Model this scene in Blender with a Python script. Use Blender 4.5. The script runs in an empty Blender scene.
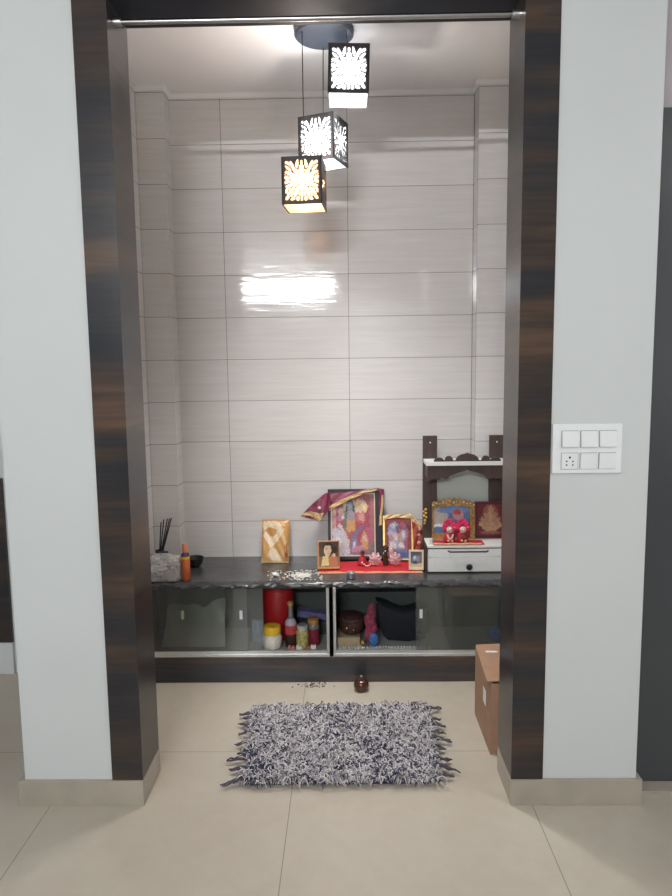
import bpy, bmesh, math, random
from mathutils import Vector, Matrix
rnd = random.Random(7)
sc = bpy.context.scene
COL = sc.collection
PI = math.pi

# ------------------------------------------------------------------ camera
CAM = Vector((0.079, -2.1015, 1.434)); YAW, PITCH, ROLL, F = -0.016, 0.1153, -0.0121, 677.0
def cam_axes():
    cy, sy, cp, sp = math.cos(YAW), math.sin(YAW), math.cos(PITCH), math.sin(PITCH)
    f = Vector((sy*cp, cy*cp, -sp)); r = Vector((cy, -sy, 0)); u = r.cross(f)
    cr, sr = math.cos(ROLL), math.sin(ROLL)
    return cr*r + sr*u, -sr*r + cr*u, f
AX = cam_axes()
cd = bpy.data.cameras.new('camera'); cam = bpy.data.objects.new('camera', cd); COL.objects.link(cam)
M = Matrix.Identity(4)
for i in range(3):
    M[i][0], M[i][1], M[i][2], M[i][3] = AX[0][i], AX[1][i], -AX[2][i], CAM[i]
cam.matrix_world = M
cd.sensor_fit = 'VERTICAL'; cd.sensor_height = 24.0; cd.sensor_width = 18.0; cd.lens = F/896*24.0
cd.clip_start = 0.05; cd.clip_end = 60
sc.camera = cam
def at(u, v, y):                       # photo measurement -> point on the plane at depth y
    d = AX[2] + AX[0]*((u-336)/F) + AX[1]*((448-v)/F)
    return CAM + d*((y-CAM.y)/d.y)

# ------------------------------------------------------------------ materials
def new_mat(name):
    m = bpy.data.materials.new(name); m.use_nodes = True
    nt = m.node_tree; b = nt.nodes['Principled BSDF']
    return m, nt, b
def mat(name, col, rough=0.5, metal=0.0, var=0.06, scale=30.0, spec=0.5, bump=0.0, coat=0.0, stretch=(1, 1, 1)):
    m, nt, b = new_mat(name); L = nt.links
    tc = nt.nodes.new('ShaderNodeTexCoord'); mp = nt.nodes.new('ShaderNodeMapping'); mp.inputs['Scale'].default_value = stretch
    nz = nt.nodes.new('ShaderNodeTexNoise'); nz.inputs['Scale'].default_value = scale; nz.inputs['Detail'].default_value = 3
    L.new(tc.outputs['Object'], mp.inputs['Vector']); L.new(mp.outputs['Vector'], nz.inputs['Vector'])
    rp = nt.nodes.new('ShaderNodeValToRGB'); e = rp.color_ramp.elements
    e[0].position, e[1].position = 0.3, 0.7
    e[0].color = (*[max(0, c*(1-var)) for c in col], 1); e[1].color = (*[min(1, c*(1+var)) for c in col], 1)
    L.new(nz.outputs['Fac'], rp.inputs['Fac']); L.new(rp.outputs['Color'], b.inputs['Base Color'])
    b.inputs['Roughness'].default_value = rough; b.inputs['Metallic'].default_value = metal
    b.inputs['Specular IOR Level'].default_value = spec
    if coat: b.inputs['Coat Weight'].default_value = coat; b.inputs['Coat Roughness'].default_value = 0.08
    if bump:
        bp = nt.nodes.new('ShaderNodeBump'); bp.inputs['Strength'].default_value = bump; bp.inputs['Distance'].default_value = 0.01
        L.new(nz.outputs['Fac'], bp.inputs['Height']); L.new(bp.outputs['Normal'], b.inputs['Normal'])
    return m
def attr_mat(name, rough=0.5, spec=0.5, coat=0.0, sheen=0.0):
    m, nt, b = new_mat(name)
    a = nt.nodes.new('ShaderNodeAttribute'); a.attribute_name = 'paint'
    nt.links.new(a.outputs['Color'], b.inputs['Base Color'])
    b.inputs['Roughness'].default_value = rough; b.inputs['Specular IOR Level'].default_value = spec
    if coat: b.inputs['Coat Weight'].default_value = coat; b.inputs['Coat Roughness'].default_value = 0.1
    return m
def wall_coords(nt):                   # (x + y, z, 0): runs on round the corners of upright faces
    tc = nt.nodes.new('ShaderNodeNewGeometry'); sx = nt.nodes.new('ShaderNodeSeparateXYZ')
    nt.links.new(tc.outputs['Position'], sx.inputs[0])
    ad = nt.nodes.new('ShaderNodeMath'); ad.operation = 'ADD'
    nt.links.new(sx.outputs['X'], ad.inputs[0]); nt.links.new(sx.outputs['Y'], ad.inputs[1])
    return ad.outputs[0], sx.outputs['Z'], sx
def combine(nt, a, b, c=None):
    n = nt.nodes.new('ShaderNodeCombineXYZ'); nt.links.new(a, n.inputs[0]); nt.links.new(b, n.inputs[1])
    if c is not None: nt.links.new(c, n.inputs[2])
    return n.outputs[0]
def mapping(nt, vec, scale=(1, 1, 1), loc=(0, 0, 0)):
    n = nt.nodes.new('ShaderNodeMapping'); n.inputs['Scale'].default_value = scale; n.inputs['Location'].default_value = loc
    nt.links.new(vec, n.inputs['Vector']); return n.outputs[0]
def noise(nt, vec, scale, detail=3, rough=0.5):
    n = nt.nodes.new('ShaderNodeTexNoise'); n.inputs['Scale'].default_value = scale; n.inputs['Detail'].default_value = detail
    n.inputs['Roughness'].default_value = rough
    nt.links.new(vec, n.inputs['Vector']); return n.outputs['Fac']
def ramp(nt, fac, stops):
    n = nt.nodes.new('ShaderNodeValToRGB'); e = n.color_ramp.elements
    while len(e) < len(stops): e.new(0.5)
    for k, (p, c) in enumerate(stops): e[k].position = p; e[k].color = (*c, 1)
    nt.links.new(fac, n.inputs['Fac']); return n.outputs['Color']
def mix(nt, fac, a, b, mode='MIX'):
    n = nt.nodes.new('ShaderNodeMix'); n.data_type = 'RGBA'; n.blend_type = mode
    if isinstance(fac, (int, float)): n.inputs[0].default_value = fac
    else: nt.links.new(fac, n.inputs[0])
    for s, v in ((6, a), (7, b)):
        if isinstance(v, tuple): n.inputs[s].default_value = (*v, 1)
        else: nt.links.new(v, n.inputs[s])
    return n.outputs[2]
def math_node(nt, op, a, b):
    n = nt.nodes.new('ShaderNodeMath'); n.operation = op
    for s, v in ((0, a), (1, b)):
        if isinstance(v, (int, float)): n.inputs[s].default_value = v
        else: nt.links.new(v, n.inputs[s])
    return n.outputs[0]

def tile_wall_mat(name, xo):
    m, nt, b = new_mat(name); L = nt.links
    h, z, sx = wall_coords(nt); vec = combine(nt, h, z)
    bk = nt.nodes.new('ShaderNodeTexBrick'); bk.offset = 0; bk.squash = 1
    bk.inputs['Scale'].default_value = 1; bk.inputs['Brick Width'].default_value = 0.6085; bk.inputs['Row Height'].default_value = 0.20562
    bk.inputs['Mortar Size'].default_value = 0.0013; bk.inputs['Mortar Smooth'].default_value = 0.3
    bk.inputs['Color1'].default_value = (1, 1, 1, 1); bk.inputs['Color2'].default_value = (0.95, 0.94, 0.94, 1); bk.inputs['Mortar'].default_value = (1, 1, 1, 1)
    L.new(mapping(nt, vec, loc=(-xo + 6.085, -0.66689 + 4*0.20562, 0)), bk.inputs['Vector'])
    n1 = noise(nt, mapping(nt, vec, (2.2, 42, 1)), 1.0, 6, 0.65)
    n2 = noise(nt, mapping(nt, vec, (5, 150, 1)), 1.0, 3, 0.6)
    c = ramp(nt, n1, [(0.25, (0.635, 0.612, 0.60)), (0.5, (0.685, 0.672, 0.664)), (0.75, (0.73, 0.722, 0.718))])
    c = mix(nt, 0.22, c, ramp(nt, n2, [(0.3, (0.54, 0.51, 0.49)), (0.7, (0.77, 0.745, 0.73))]))
    c = mix(nt, 1.0, c, bk.outputs['Color'], 'MULTIPLY')
    c = mix(nt, bk.outputs['Fac'], c, (0.17, 0.15, 0.135))
    L.new(c, b.inputs['Base Color'])
    b.inputs['Roughness'].default_value = 0.065; b.inputs['Specular IOR Level'].default_value = 0.5
    n3 = noise(nt, mapping(nt, vec, (4, 26, 1)), 1.0, 2, 0.5)
    hh = math_node(nt, 'ADD', math_node(nt, 'MULTIPLY', n3, 0.0011), math_node(nt, 'MULTIPLY', n1, 0.00045))
    hh = math_node(nt, 'SUBTRACT', hh, math_node(nt, 'MULTIPLY', bk.outputs['Fac'], 0.0012))
    bp = nt.nodes.new('ShaderNodeBump'); bp.inputs['Strength'].default_value = 0.5; bp.inputs['Distance'].default_value = 1.0
    L.new(hh, bp.inputs['Height']); L.new(bp.outputs['Normal'], b.inputs['Normal'])
    return m
def wood_mat(name, dark=1.0, rough=0.28):
    m, nt, b = new_mat(name); L = nt.links
    h, z, sx = wall_coords(nt); vec = combine(nt, h, z)
    n1 = noise(nt, mapping(nt, vec, (0.8, 5.2, 1)), 1.0, 4, 0.6)
    n2 = noise(nt, mapping(nt, vec, (2.5, 75, 1), (3, 0, 0)), 1.0, 4, 0.65)
    n3 = noise(nt, mapping(nt, vec, (1.2, 3.2, 1), (9, 4, 0)), 1.0, 2, 0.5)
    k = dark
    c = ramp(nt, n1, [(0.33, (0.018*k, 0.023*k, 0.038*k)), (0.44, (0.034*k, 0.034*k, 0.041*k)), (0.54, (0.076*k, 0.051*k, 0.040*k)), (0.64, (0.165*k, 0.098*k, 0.064*k))])
    c2 = ramp(nt, n2, [(0.3, (0.68, 0.68, 0.70)), (0.7, (1.25, 1.22, 1.18))])
    c = mix(nt, 1.0, c, c2, 'MULTIPLY')
    c = mix(nt, math_node(nt, 'MULTIPLY', n3, 0.20), c, (0.040*k, 0.036*k, 0.038*k))
    L.new(c, b.inputs['Base Color']); b.inputs['Roughness'].default_value = rough
    b.inputs['Specular IOR Level'].default_value = 0.5
    return m
def floor_mat():
    m, nt, b = new_mat('polished_beige_floor_tile'); L = nt.links
    g = nt.nodes.new('ShaderNodeNewGeometry'); vec = g.outputs['Position']
    bk = nt.nodes.new('ShaderNodeTexBrick'); bk.offset = 0; bk.squash = 1
    bk.inputs['Scale'].default_value = 1; bk.inputs['Brick Width'].default_value = 0.8; bk.inputs['Row Height'].default_value = 0.8
    bk.inputs['Mortar Size'].default_value = 0.0018; bk.inputs['Mortar Smooth'].default_value = 0.3
    L.new(mapping(nt, vec, loc=(0.1215 + 8.0, -0.309 + 8.0, 0)), bk.inputs['Vector'])
    n1 = noise(nt, vec, 2.2, 6, 0.6); n2 = noise(nt, vec, 16, 4, 0.6)
    c = ramp(nt, n1, [(0.3, (0.44, 0.39, 0.315)), (0.55, (0.49, 0.44, 0.366)), (0.75, (0.53, 0.488, 0.418))])
    c = mix(nt, 0.25, c, ramp(nt, n2, [(0.3, (0.44, 0.39, 0.32)), (0.7, (0.56, 0.515, 0.45))]))
    c = mix(nt, math_node(nt, 'MULTIPLY', bk.outputs['Fac'], 0.75), c, (0.17, 0.14, 0.11))
    L.new(c, b.inputs['Base Color'])
    rr = nt.nodes.new('ShaderNodeMapRange'); L.new(n1, rr.inputs[0]); rr.inputs[3].default_value = 0.26; rr.inputs[4].default_value = 0.32
    L.new(rr.outputs[0], b.inputs['Roughness'])
    return m
def granite_mat():
    m, nt, b = new_mat('black_granite'); L = nt.links
    g = nt.nodes.new('ShaderNodeNewGeometry'); vec = g.outputs['Position']
    n1 = noise(nt, vec, 9, 6, 0.7); n2 = noise(nt, vec, 160, 2, 0.6)
    c = ramp(nt, n1, [(0.35, (0.030, 0.031, 0.034)), (0.65, (0.062, 0.062, 0.065))])
    c = mix(nt, 0.3, c, ramp(nt, n2, [(0.4, (0.02, 0.02, 0.022)), (0.7, (0.13, 0.13, 0.13))]))
    L.new(c, b.inputs['Base Color']); b.inputs['Roughness'].default_value = 0.22
    bp = nt.nodes.new('ShaderNodeBump'); bp.inputs['Strength'].default_value = 0.25; bp.inputs['Distance'].default_value = 0.02
    L.new(n1, bp.inputs['Height']); L.new(bp.outputs['Normal'], b.inputs['Normal'])
    return m
def glass_mat(name, tint, dust=0.05, dustcol=(0.5, 0.52, 0.5), gloss_rough=0.03):
    m = bpy.data.materials.new(name); m.use_nodes = True; nt = m.node_tree; L = nt.links
    nt.nodes.remove(nt.nodes['Principled BSDF']); out = nt.nodes['Material Output']
    tr = nt.nodes.new('ShaderNodeBsdfTransparent'); tr.inputs[0].default_value = (*tint, 1)
    gl = nt.nodes.new('ShaderNodeBsdfGlossy'); gl.inputs['Roughness'].default_value = gloss_rough
    fr = nt.nodes.new('ShaderNodeFresnel'); fr.inputs[0].default_value = 1.5
    df = nt.nodes.new('ShaderNodeBsdfDiffuse'); df.inputs[0].default_value = (*dustcol, 1)
    g = nt.nodes.new('ShaderNodeNewGeometry'); nz = noise(nt, g.outputs['Position'], 7, 5, 0.65)
    m1 = nt.nodes.new('ShaderNodeMixShader'); L.new(math_node(nt, 'MULTIPLY', nz, dust*2), m1.inputs[0])
    L.new(tr.outputs[0], m1.inputs[1]); L.new(df.outputs[0], m1.inputs[2])
    m2 = nt.nodes.new('ShaderNodeMixShader'); L.new(fr.outputs[0], m2.inputs[0]); L.new(m1.outputs[0], m2.inputs[1]); L.new(gl.outputs[0], m2.inputs[2])
    L.new(m2.outputs[0], out.inputs['Surface'])
    return m
def film_mat(name, col, alpha):        # crinkled clear plastic
    m = glass_mat(name, (0.93, 0.93, 0.93), dust=alpha, dustcol=col, gloss_rough=0.12)
    return m
def glow_mat(name, col, strength):
    m = bpy.data.materials.new(name); m.use_nodes = True; nt = m.node_tree
    nt.nodes.remove(nt.nodes['Principled BSDF'])
    e = nt.nodes.new('ShaderNodeEmission'); e.inputs[0].default_value = (*col, 1); e.inputs[1].default_value = strength
    nt.links.new(e.outputs[0], nt.nodes['Material Output'].inputs['Surface'])
    return m
def liner_mat(name, col):
    m = bpy.data.materials.new(name); m.use_nodes = True; nt = m.node_tree; L = nt.links
    nt.nodes.remove(nt.nodes['Principled BSDF'])
    d = nt.nodes.new('ShaderNodeBsdfDiffuse'); d.inputs[0].default_value = (*col, 1)
    t = nt.nodes.new('ShaderNodeBsdfTranslucent'); t.inputs[0].default_value = (*col, 1)
    x = nt.nodes.new('ShaderNodeMixShader'); x.inputs[0].default_value = 0.5
    L.new(d.outputs[0], x.inputs[1]); L.new(t.outputs[0], x.inputs[2]); L.new(x.outputs[0], nt.nodes['Material Output'].inputs['Surface'])
    return m

MT = dict(
    paint=mat('white_wall_paint', (0.575, 0.605, 0.608), 0.55, var=0.015, scale=3),
    shaded_paint=mat('shaded_wall_paint', (0.40, 0.36, 0.38), 0.5, var=0.02, scale=3),  # wall colour darkened to mauve grey to carry the shade above the door
    ceil=mat('white_ceiling_paint', (0.84, 0.82, 0.82), 0.7, var=0.02, scale=3),
    tile=tile_wall_mat('cream_wall_tile', -0.5131 + 1.2996), tile_l=tile_wall_mat('cream_pier_tile', -0.89 + 1.2), tile_r=tile_wall_mat('cream_right_pier_tile', 0.705 + 1.2),
    wood=wood_mat('dark_wood_laminate', 0.62), wood2=wood_mat('dark_plinth_laminate', 1.15, 0.35),
    header=mat('blue_black_laminate', (0.010, 0.013, 0.026), 0.55, var=0.15, spec=0.3, scale=6, stretch=(1, 1, 1)),
    skirt=mat('beige_stone_skirting', (0.36, 0.325, 0.27), 0.35, var=0.10, scale=8),
    floor=floor_mat(), granite=granite_mat(),
    door=mat('dark_grey_laminate', (0.052, 0.056, 0.062), 0.3, var=0.05, scale=3),
    chrome=mat('brushed_steel', (0.46, 0.45, 0.45), 0.25, 1.0, var=0.03, scale=60),
    alu=mat('pale_aluminium', (0.62, 0.63, 0.62), 0.35, 0.6, var=0.04, scale=40),
    cab=mat('grey_green_cabinet_board', (0.055, 0.068, 0.064), 0.6, var=0.08, scale=5),
    cabfloor=mat('pale_cabinet_floor', (0.34, 0.35, 0.34), 0.5, var=0.1, scale=12),
    glass=glass_mat('dusty_green_glass', (0.92, 0.935, 0.925), 0.035),
    white=mat('white_plastic', (0.78, 0.80, 0.82), 0.3, var=0.01, scale=8),
    white2=mat('white_laminate', (0.72, 0.73, 0.72), 0.35, var=0.02, scale=8),
    black=mat('black_plastic', (0.012, 0.012, 0.013), 0.35, var=0.1),
    lamp_black=mat('matt_black_lamp_metal', (0.042, 0.052, 0.075), 0.5, var=0.08),
    lattice=mat('dark_cut_wood_lattice', (0.022, 0.020, 0.022), 0.5, var=0.1),
    brown=mat('dark_brown_wood', (0.058, 0.036, 0.030), 0.45, var=0.25, scale=12, stretch=(6, 6, 1)),
    panel=mat('pale_green_back_panel', (0.46, 0.49, 0.46), 0.4, var=0.03, scale=6),
    gold=mat('gold_foil', (0.62, 0.42, 0.14), 0.35, 0.7, var=0.2, scale=60),
    goldtrim=mat('gold_brocade', (0.56, 0.38, 0.18), 0.5, 0.15, var=0.3, scale=150),
    redcloth=mat('bright_red_cloth', (0.48, 0.014, 0.024), 0.8, var=0.15, scale=60),
    maroon=mat('maroon_satin', (0.19, 0.022, 0.06), 0.45, var=0.25, scale=40),
    rust=mat('rust_red_satin', (0.27, 0.035, 0.022), 0.5, var=0.3, scale=50),
    peach=mat('peach_border_ribbon', (0.62, 0.28, 0.16), 0.6, var=0.2, scale=120),
    cream=mat('cream_mount', (0.62, 0.55, 0.42), 0.5, var=0.06),
    woodlight=mat('orange_stained_wood', (0.52, 0.25, 0.10), 0.5, var=0.15, scale=40),
    brass=mat('dark_copper', (0.12, 0.06, 0.045), 0.2, 0.6, var=0.15, scale=30),
    brightbrass=mat('polished_brass', (0.70, 0.50, 0.24), 0.2, 1.0, var=0.1),
    steel=mat('shiny_steel', (0.8, 0.8, 0.82), 0.28, 1.0, var=0.03),
    cardboard=mat('brown_cardboard', (0.34, 0.20, 0.125), 0.8, var=0.08, scale=25),
    cardin=mat('shadowed_cardboard_inside', (0.26, 0.14, 0.08), 0.9, var=0.08, scale=25),
    tape=mat('tan_packing_tape', (0.36, 0.25, 0.16), 0.3, var=0.06),
    blackframe=mat('dark_purple_black_wood', (0.022, 0.014, 0.020), 0.55, var=0.2),
    darkgold=mat('antique_gilt', (0.36, 0.21, 0.07), 0.45, 0.5, var=0.5, scale=70),
    paperwhite=mat('white_paper', (0.72, 0.72, 0.70), 0.7, var=0.03),
    pinkfab=mat('pink_spangled_cloth', (0.60, 0.36, 0.38), 0.7, var=0.5, scale=220),
    hotpink=mat('hot_pink_satin', (0.72, 0.035, 0.13), 0.55, var=0.3, scale=90),
    crimson=mat('crimson_cloth', (0.40, 0.012, 0.025), 0.6, var=0.3, scale=90),
    marble=mat('pale_painted_marble', (0.60, 0.42, 0.38), 0.4, var=0.2, scale=120),
    bronze=mat('dark_bronze', (0.07, 0.05, 0.04), 0.35, 0.5, var=0.2),
    pearl=mat('pearl_bead', (0.80, 0.74, 0.68), 0.3, var=0.05),
    redplastic=mat('red_plastic', (0.34, 0.010, 0.012), 0.4, var=0.05, scale=8),
    yellow=mat('yellow_plastic', (0.72, 0.46, 0.02), 0.35, var=0.06),
    jarwhite=mat('mottled_white_plastic', (0.62, 0.60, 0.54), 0.4, var=0.12, scale=70),
    lilac=mat('lilac_plastic', (0.42, 0.36, 0.44), 0.4, var=0.08),
    redlabel=mat('red_paper_label', (0.45, 0.045, 0.055), 0.5, var=0.3, scale=90),
    cola=mat('dark_syrup', (0.045, 0.016, 0.012), 0.15, var=0.2),
    clearjar=mat('clear_bottle_glass', (0.16, 0.18, 0.18), 0.08, var=0.2, coat=0.5),
    greenlabel=mat('olive_yellow_contents', (0.40, 0.36, 0.13), 0.4, var=0.5, scale=70),
    tan=mat('tan_cork_lid', (0.36, 0.18, 0.06), 0.5, var=0.15),
    maroonlabel=mat('maroon_label', (0.20, 0.014, 0.035), 0.5, var=0.4, scale=80),
    violet=mat('violet_blue_carton', (0.14, 0.13, 0.30), 0.5, var=0.3, scale=40),
    sachet=mat('red_and_white_foil', (0.45, 0.16, 0.13), 0.3, var=0.8, scale=90),
    darkcloth=mat('black_navy_cloth', (0.010, 0.012, 0.020), 0.85, var=0.2, scale=25, bump=0.3),
    flower=mat('crimson_flowered_cloth', (0.24, 0.035, 0.075), 0.85, var=0.7, scale=55),
    blue=mat('sky_blue_cloth', (0.05, 0.16, 0.42), 0.7, var=0.5, scale=60),
    reddark=mat('dark_red_brown_wicker', (0.050, 0.019, 0.015), 0.6, var=0.5, scale=70),
    creambox=mat('cream_carton', (0.46, 0.36, 0.22), 0.6, var=0.1, scale=30),
    film=film_mat('crinkled_clear_plastic', (0.85, 0.83, 0.81), 0.30),
    bubble=film_mat('bubble_wrap', (0.80, 0.84, 0.84), 0.5),
    greybag=mat('pale_grey_plastic_bag', (0.46, 0.46, 0.42), 0.35, var=0.12, scale=9, bump=0.2),
    bluefilm=mat('pale_blue_pouch', (0.19, 0.25, 0.33), 0.35, var=0.2, scale=40),
    tinsel=mat('crumpled_silver_wrap', (0.78, 0.75, 0.73), 0.4, 0.1, var=0.3, scale=90),
    navy=mat('navy_packet', (0.020, 0.022, 0.045), 0.4, var=0.2),
    stick=mat('black_incense', (0.022, 0.020, 0.020), 0.8, var=0.2),
    orange=mat('orange_bottle_plastic', (0.50, 0.115, 0.035), 0.35, var=0.2, scale=50),
    orangecap=mat('salmon_orange_cap', (0.66, 0.21, 0.12), 0.4, var=0.08),
    purple=mat('dark_purple_collar', (0.06, 0.020, 0.06), 0.4, var=0.1),
    rice=mat('white_rice', (0.66, 0.64, 0.59), 0.6, var=0.12, scale=60),
    crumbs=mat('dark_crumbs', (0.09, 0.07, 0.055), 0.8, var=0.4, scale=60),
    print=attr_mat('glossy_colour_print', 0.4, 0.4, 0.1), cloth_paint=attr_mat('dyed_yarn', 0.9, 0.2), foil_paint=attr_mat('printed_foil', 0.28, 0.5, 0.2),
    glow_cool=glow_mat('cool_white_glow', (0.97, 0.99, 1.0), 80.0), glow_warm=glow_mat('warm_white_glow', (1.0, 0.66, 0.38), 80.0),
    liner=liner_mat('frosted_white_acrylic', (0.66, 0.67, 0.68)), liner_warm=liner_mat('frosted_amber_acrylic', (0.82, 0.66, 0.53)),
)

# ------------------------------------------------------------------ mesh helpers
class MB:
    def __init__(s): s.bm = bmesh.new()
    def box(s, x0, x1, y0, y1, z0, z1, bev=0.0, rot=None, seg=2):
        r = bmesh.ops.create_cube(s.bm, size=1.0); vs = r['verts']
        c = Vector(((x0+x1)/2, (y0+y1)/2, (z0+z1)/2))
        for v in vs: v.co = Vector((v.co.x*(x1-x0), v.co.y*(y1-y0), v.co.z*(z1-z0)))
        if bev:
            es = list({e for v in vs for e in v.link_edges})
            rr = bmesh.ops.bevel(s.bm, geom=es, offset=bev, segments=seg, profile=0.5, affect='EDGES')
            vs = rr['verts'] + [v for v in vs if v.is_valid]
            vs = list({v for f in rr['faces'] for v in f.verts} | {v for v in vs if v.is_valid})
            vs = list({v for v0 in vs for e in v0.link_edges for v in e.verts})
        for v in vs: v.co = (rot @ v.co if rot else v.co) + c
        return s
    def lathe(s, cx, cy, prof, n=24, z0=0.0, cap=True):
        rings = []
        for r, z in prof:
            rings.append([s.bm.verts.new((cx + r*math.cos(2*PI*k/n), cy + r*math.sin(2*PI*k/n), z0 + z)) for k in range(n)])
        for a, b in zip(rings, rings[1:]):
            for k in range(n): s.bm.faces.new((a[k], a[(k+1) % n], b[(k+1) % n], b[k]))
        if cap:
            s.bm.faces.new(rings[0][::-1]); s.bm.faces.new(rings[-1])
        return s
    def tube(s, pts, rad, n=8):
        pts = [Vector(p) for p in pts]; rings = []
        rads = rad if isinstance(rad, (list, tuple)) else [rad]*len(pts)
        for i, p in enumerate(pts):
            t = (pts[min(i+1, len(pts)-1)] - pts[max(i-1, 0)]).normalized()
            a = t.cross(Vector((0, 0, 1)) if abs(t.z) < 0.9 else Vector((1, 0, 0))).normalized(); b = t.cross(a)
            rings.append([s.bm.verts.new(p + (a*math.cos(2*PI*k/n) + b*math.sin(2*PI*k/n))*rads[i]) for k in range(n)])
        for a, b in zip(rings, rings[1:]):
            for k in range(n): s.bm.faces.new((a[k], a[(k+1) % n], b[(k+1) % n], b[k]))
        s.bm.faces.new(rings[0][::-1]); s.bm.faces.new(rings[-1]); return s
    def sphere(s, c, r, sub=2, sc_=(1, 1, 1)):
        o = bmesh.ops.create_icosphere(s.bm, subdivisions=sub, radius=r)
        for v in o['verts']: v.co = Vector((v.co.x*sc_[0], v.co.y*sc_[1], v.co.z*sc_[2])) + Vector(c)
        return s
    def prism(s, outline, y0, y1):       # outline of (x, z), extruded along y
        a = [s.bm.verts.new((x, y0, z)) for x, z in outline]; b = [s.bm.verts.new((x, y1, z)) for x, z in outline]
        n = len(a); s.bm.faces.new(a); s.bm.faces.new(b[::-1])
        for k in range(n): s.bm.faces.new((a[k], b[k], b[(k+1) % n], a[(k+1) % n]))
        return s
    def sheet(s, f, nu, nv, thick=0.0):
        g = [[s.bm.verts.new(f(i/nu, j/nv)) for i in range(nu+1)] for j in range(nv+1)]
        fs = [s.bm.faces.new((g[j][i], g[j][i+1], g[j+1][i+1], g[j+1][i])) for j in range(nv) for i in range(nu)]
        if thick:
            bmesh.ops.recalc_face_normals(s.bm, faces=fs)
            bmesh.ops.solidify(s.bm, geom=fs, thickness=thick)
        return s
    def xform(s, m):
        for v in s.bm.verts: v.co = m @ v.co
        return s
def wloc(o):
    v = Vector((0, 0, 0))
    while o: v = v + o.location; o = o.parent
    return v
def obj(name, mb, material, parent=None, smooth=False, local=False, paint=None):
    bm = mb.bm; bmesh.ops.recalc_face_normals(bm, faces=bm.faces[:])
    off = Vector((0, 0, 0))
    if parent is None and not local:
        xs = [v.co for v in bm.verts]
        off = Vector(((min(v.x for v in xs)+max(v.x for v in xs))/2, (min(v.y for v in xs)+max(v.y for v in xs))/2, min(v.z for v in xs)))
    elif parent is not None and not local: off = wloc(parent)
    for v in bm.verts: v.co -= off
    me = bpy.data.meshes.new(name); bm.to_mesh(me); bm.free()
    if smooth:
        for p in me.polygons: p.use_smooth = True
        try: me.set_sharp_from_angle(angle=math.radians(38))
        except Exception: pass
    me.materials.append(material)
    o = bpy.data.objects.new(name, me); COL.objects.link(o)
    if parent is None: o.location = off if not local else (0, 0, 0)
    o.parent = parent
    return o
def tag(o, label, cat, group=None, kind=None):
    o['label'] = label; o['category'] = cat
    if group: o['group'] = group
    if kind: o['kind'] = kind
    return o
def thing(name, loc, label, cat, group=None, rotz=0.0, rotx=0.0):
    o = bpy.data.objects.new(name, None); COL.objects.link(o); o.empty_display_size = 0.05
    o.location = loc; o.rotation_euler = (rotx, 0, rotz)
    return tag(o, label, cat, group)
def struct(name, mb, m, parent=None, smooth=False):
    o = obj(name, mb, m, parent, smooth)
    if parent is None: o['kind'] = 'structure'
    return o
def paint_sheet(name, w, h, nx, ny, fn, material, parent, loc=(0, 0, 0), puff=None):
    """a printed face: grid in x-z (its front towards -y) with its colours printed per cell; closed at the back"""
    vs, fs, cols = [], [], []
    for j in range(ny+1):
        for i in range(nx+1):
            u, v = i/nx, j/ny
            vs.append((loc[0] + (u-0.5)*w, loc[1] - (puff(u, v) if puff else 0.0), loc[2] + v*h))
    nb = len(vs)
    for j in range(ny):
        for i in range(nx):
            a = j*(nx+1) + i; fs.append((a, a+1, a+nx+2, a+nx+1)); cols.append(fn((i+0.5)/nx, (j+0.5)/ny))
    if puff:
        vs += [(x, 2*loc[1]-y+0.0004, z) for x, y, z in vs[:nb]]
        for j in range(ny):
            for i in range(nx):
                a = nb + j*(nx+1) + i; fs.append((a, a+nx+1, a+nx+2, a+1)); cols.append(cols[j*nx+i])
    me = bpy.data.meshes.new(name); me.from_pydata(vs, [], fs); me.update()
    at_ = me.color_attributes.new('paint', 'FLOAT_COLOR', 'CORNER')
    buf = []
    for p, c in zip(me.polygons, cols):
        for _ in range(p.loop_total): buf += [c[0], c[1], c[2], 1.0]
    at_.data.foreach_set('color', buf)
    if puff:
        for p in me.polygons: p.use_smooth = True
    me.materials.append(material)
    o = bpy.data.objects.new(name, me); COL.objects.link(o); o.parent = parent
    return o
def lin(r, g, b):
    f = lambda c: (c/255/12.92 if c/255 <= 0.04045 else ((c/255+0.055)/1.055)**2.4)
    return (f(r), f(g), f(b))
def painter(bg, shapes, grain=0.12, seed=1, soft=0.0):
    rr = random.Random(seed)
    def inside(s, u, v):
        if s[0] == 'e':
            _, cx, cy, rx, ry, ang, c = s; a = math.radians(ang); dx, dy = u-cx, v-cy
            x = dx*math.cos(a) + dy*math.sin(a); y = -dx*math.sin(a) + dy*math.cos(a)
            return (x/rx)**2 + (y/ry)**2 < 1
        _, pts, c = s; ins = False; n = len(pts)
        for k in range(n):
            x1, y1 = pts[k]; x2, y2 = pts[(k+1) % n]
            if (y1 > v) != (y2 > v) and u < (x2-x1)*(v-y1)/(y2-y1) + x1: ins = not ins
        return ins
    def fn(u, v):
        c = bg(u, v) if callable(bg) else bg
        uu, vv = u + rr.uniform(-1, 1)*soft, v + rr.uniform(-1, 1)*soft
        for s in shapes:
            if inside(s, uu, vv): c = s[-1]
        k = 0.90*(1 + rr.uniform(-grain, grain)); g = sum(c)/3
        return tuple(min(1, (x*0.84 + g*0.16)*k) for x in c)
    return fn

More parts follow.
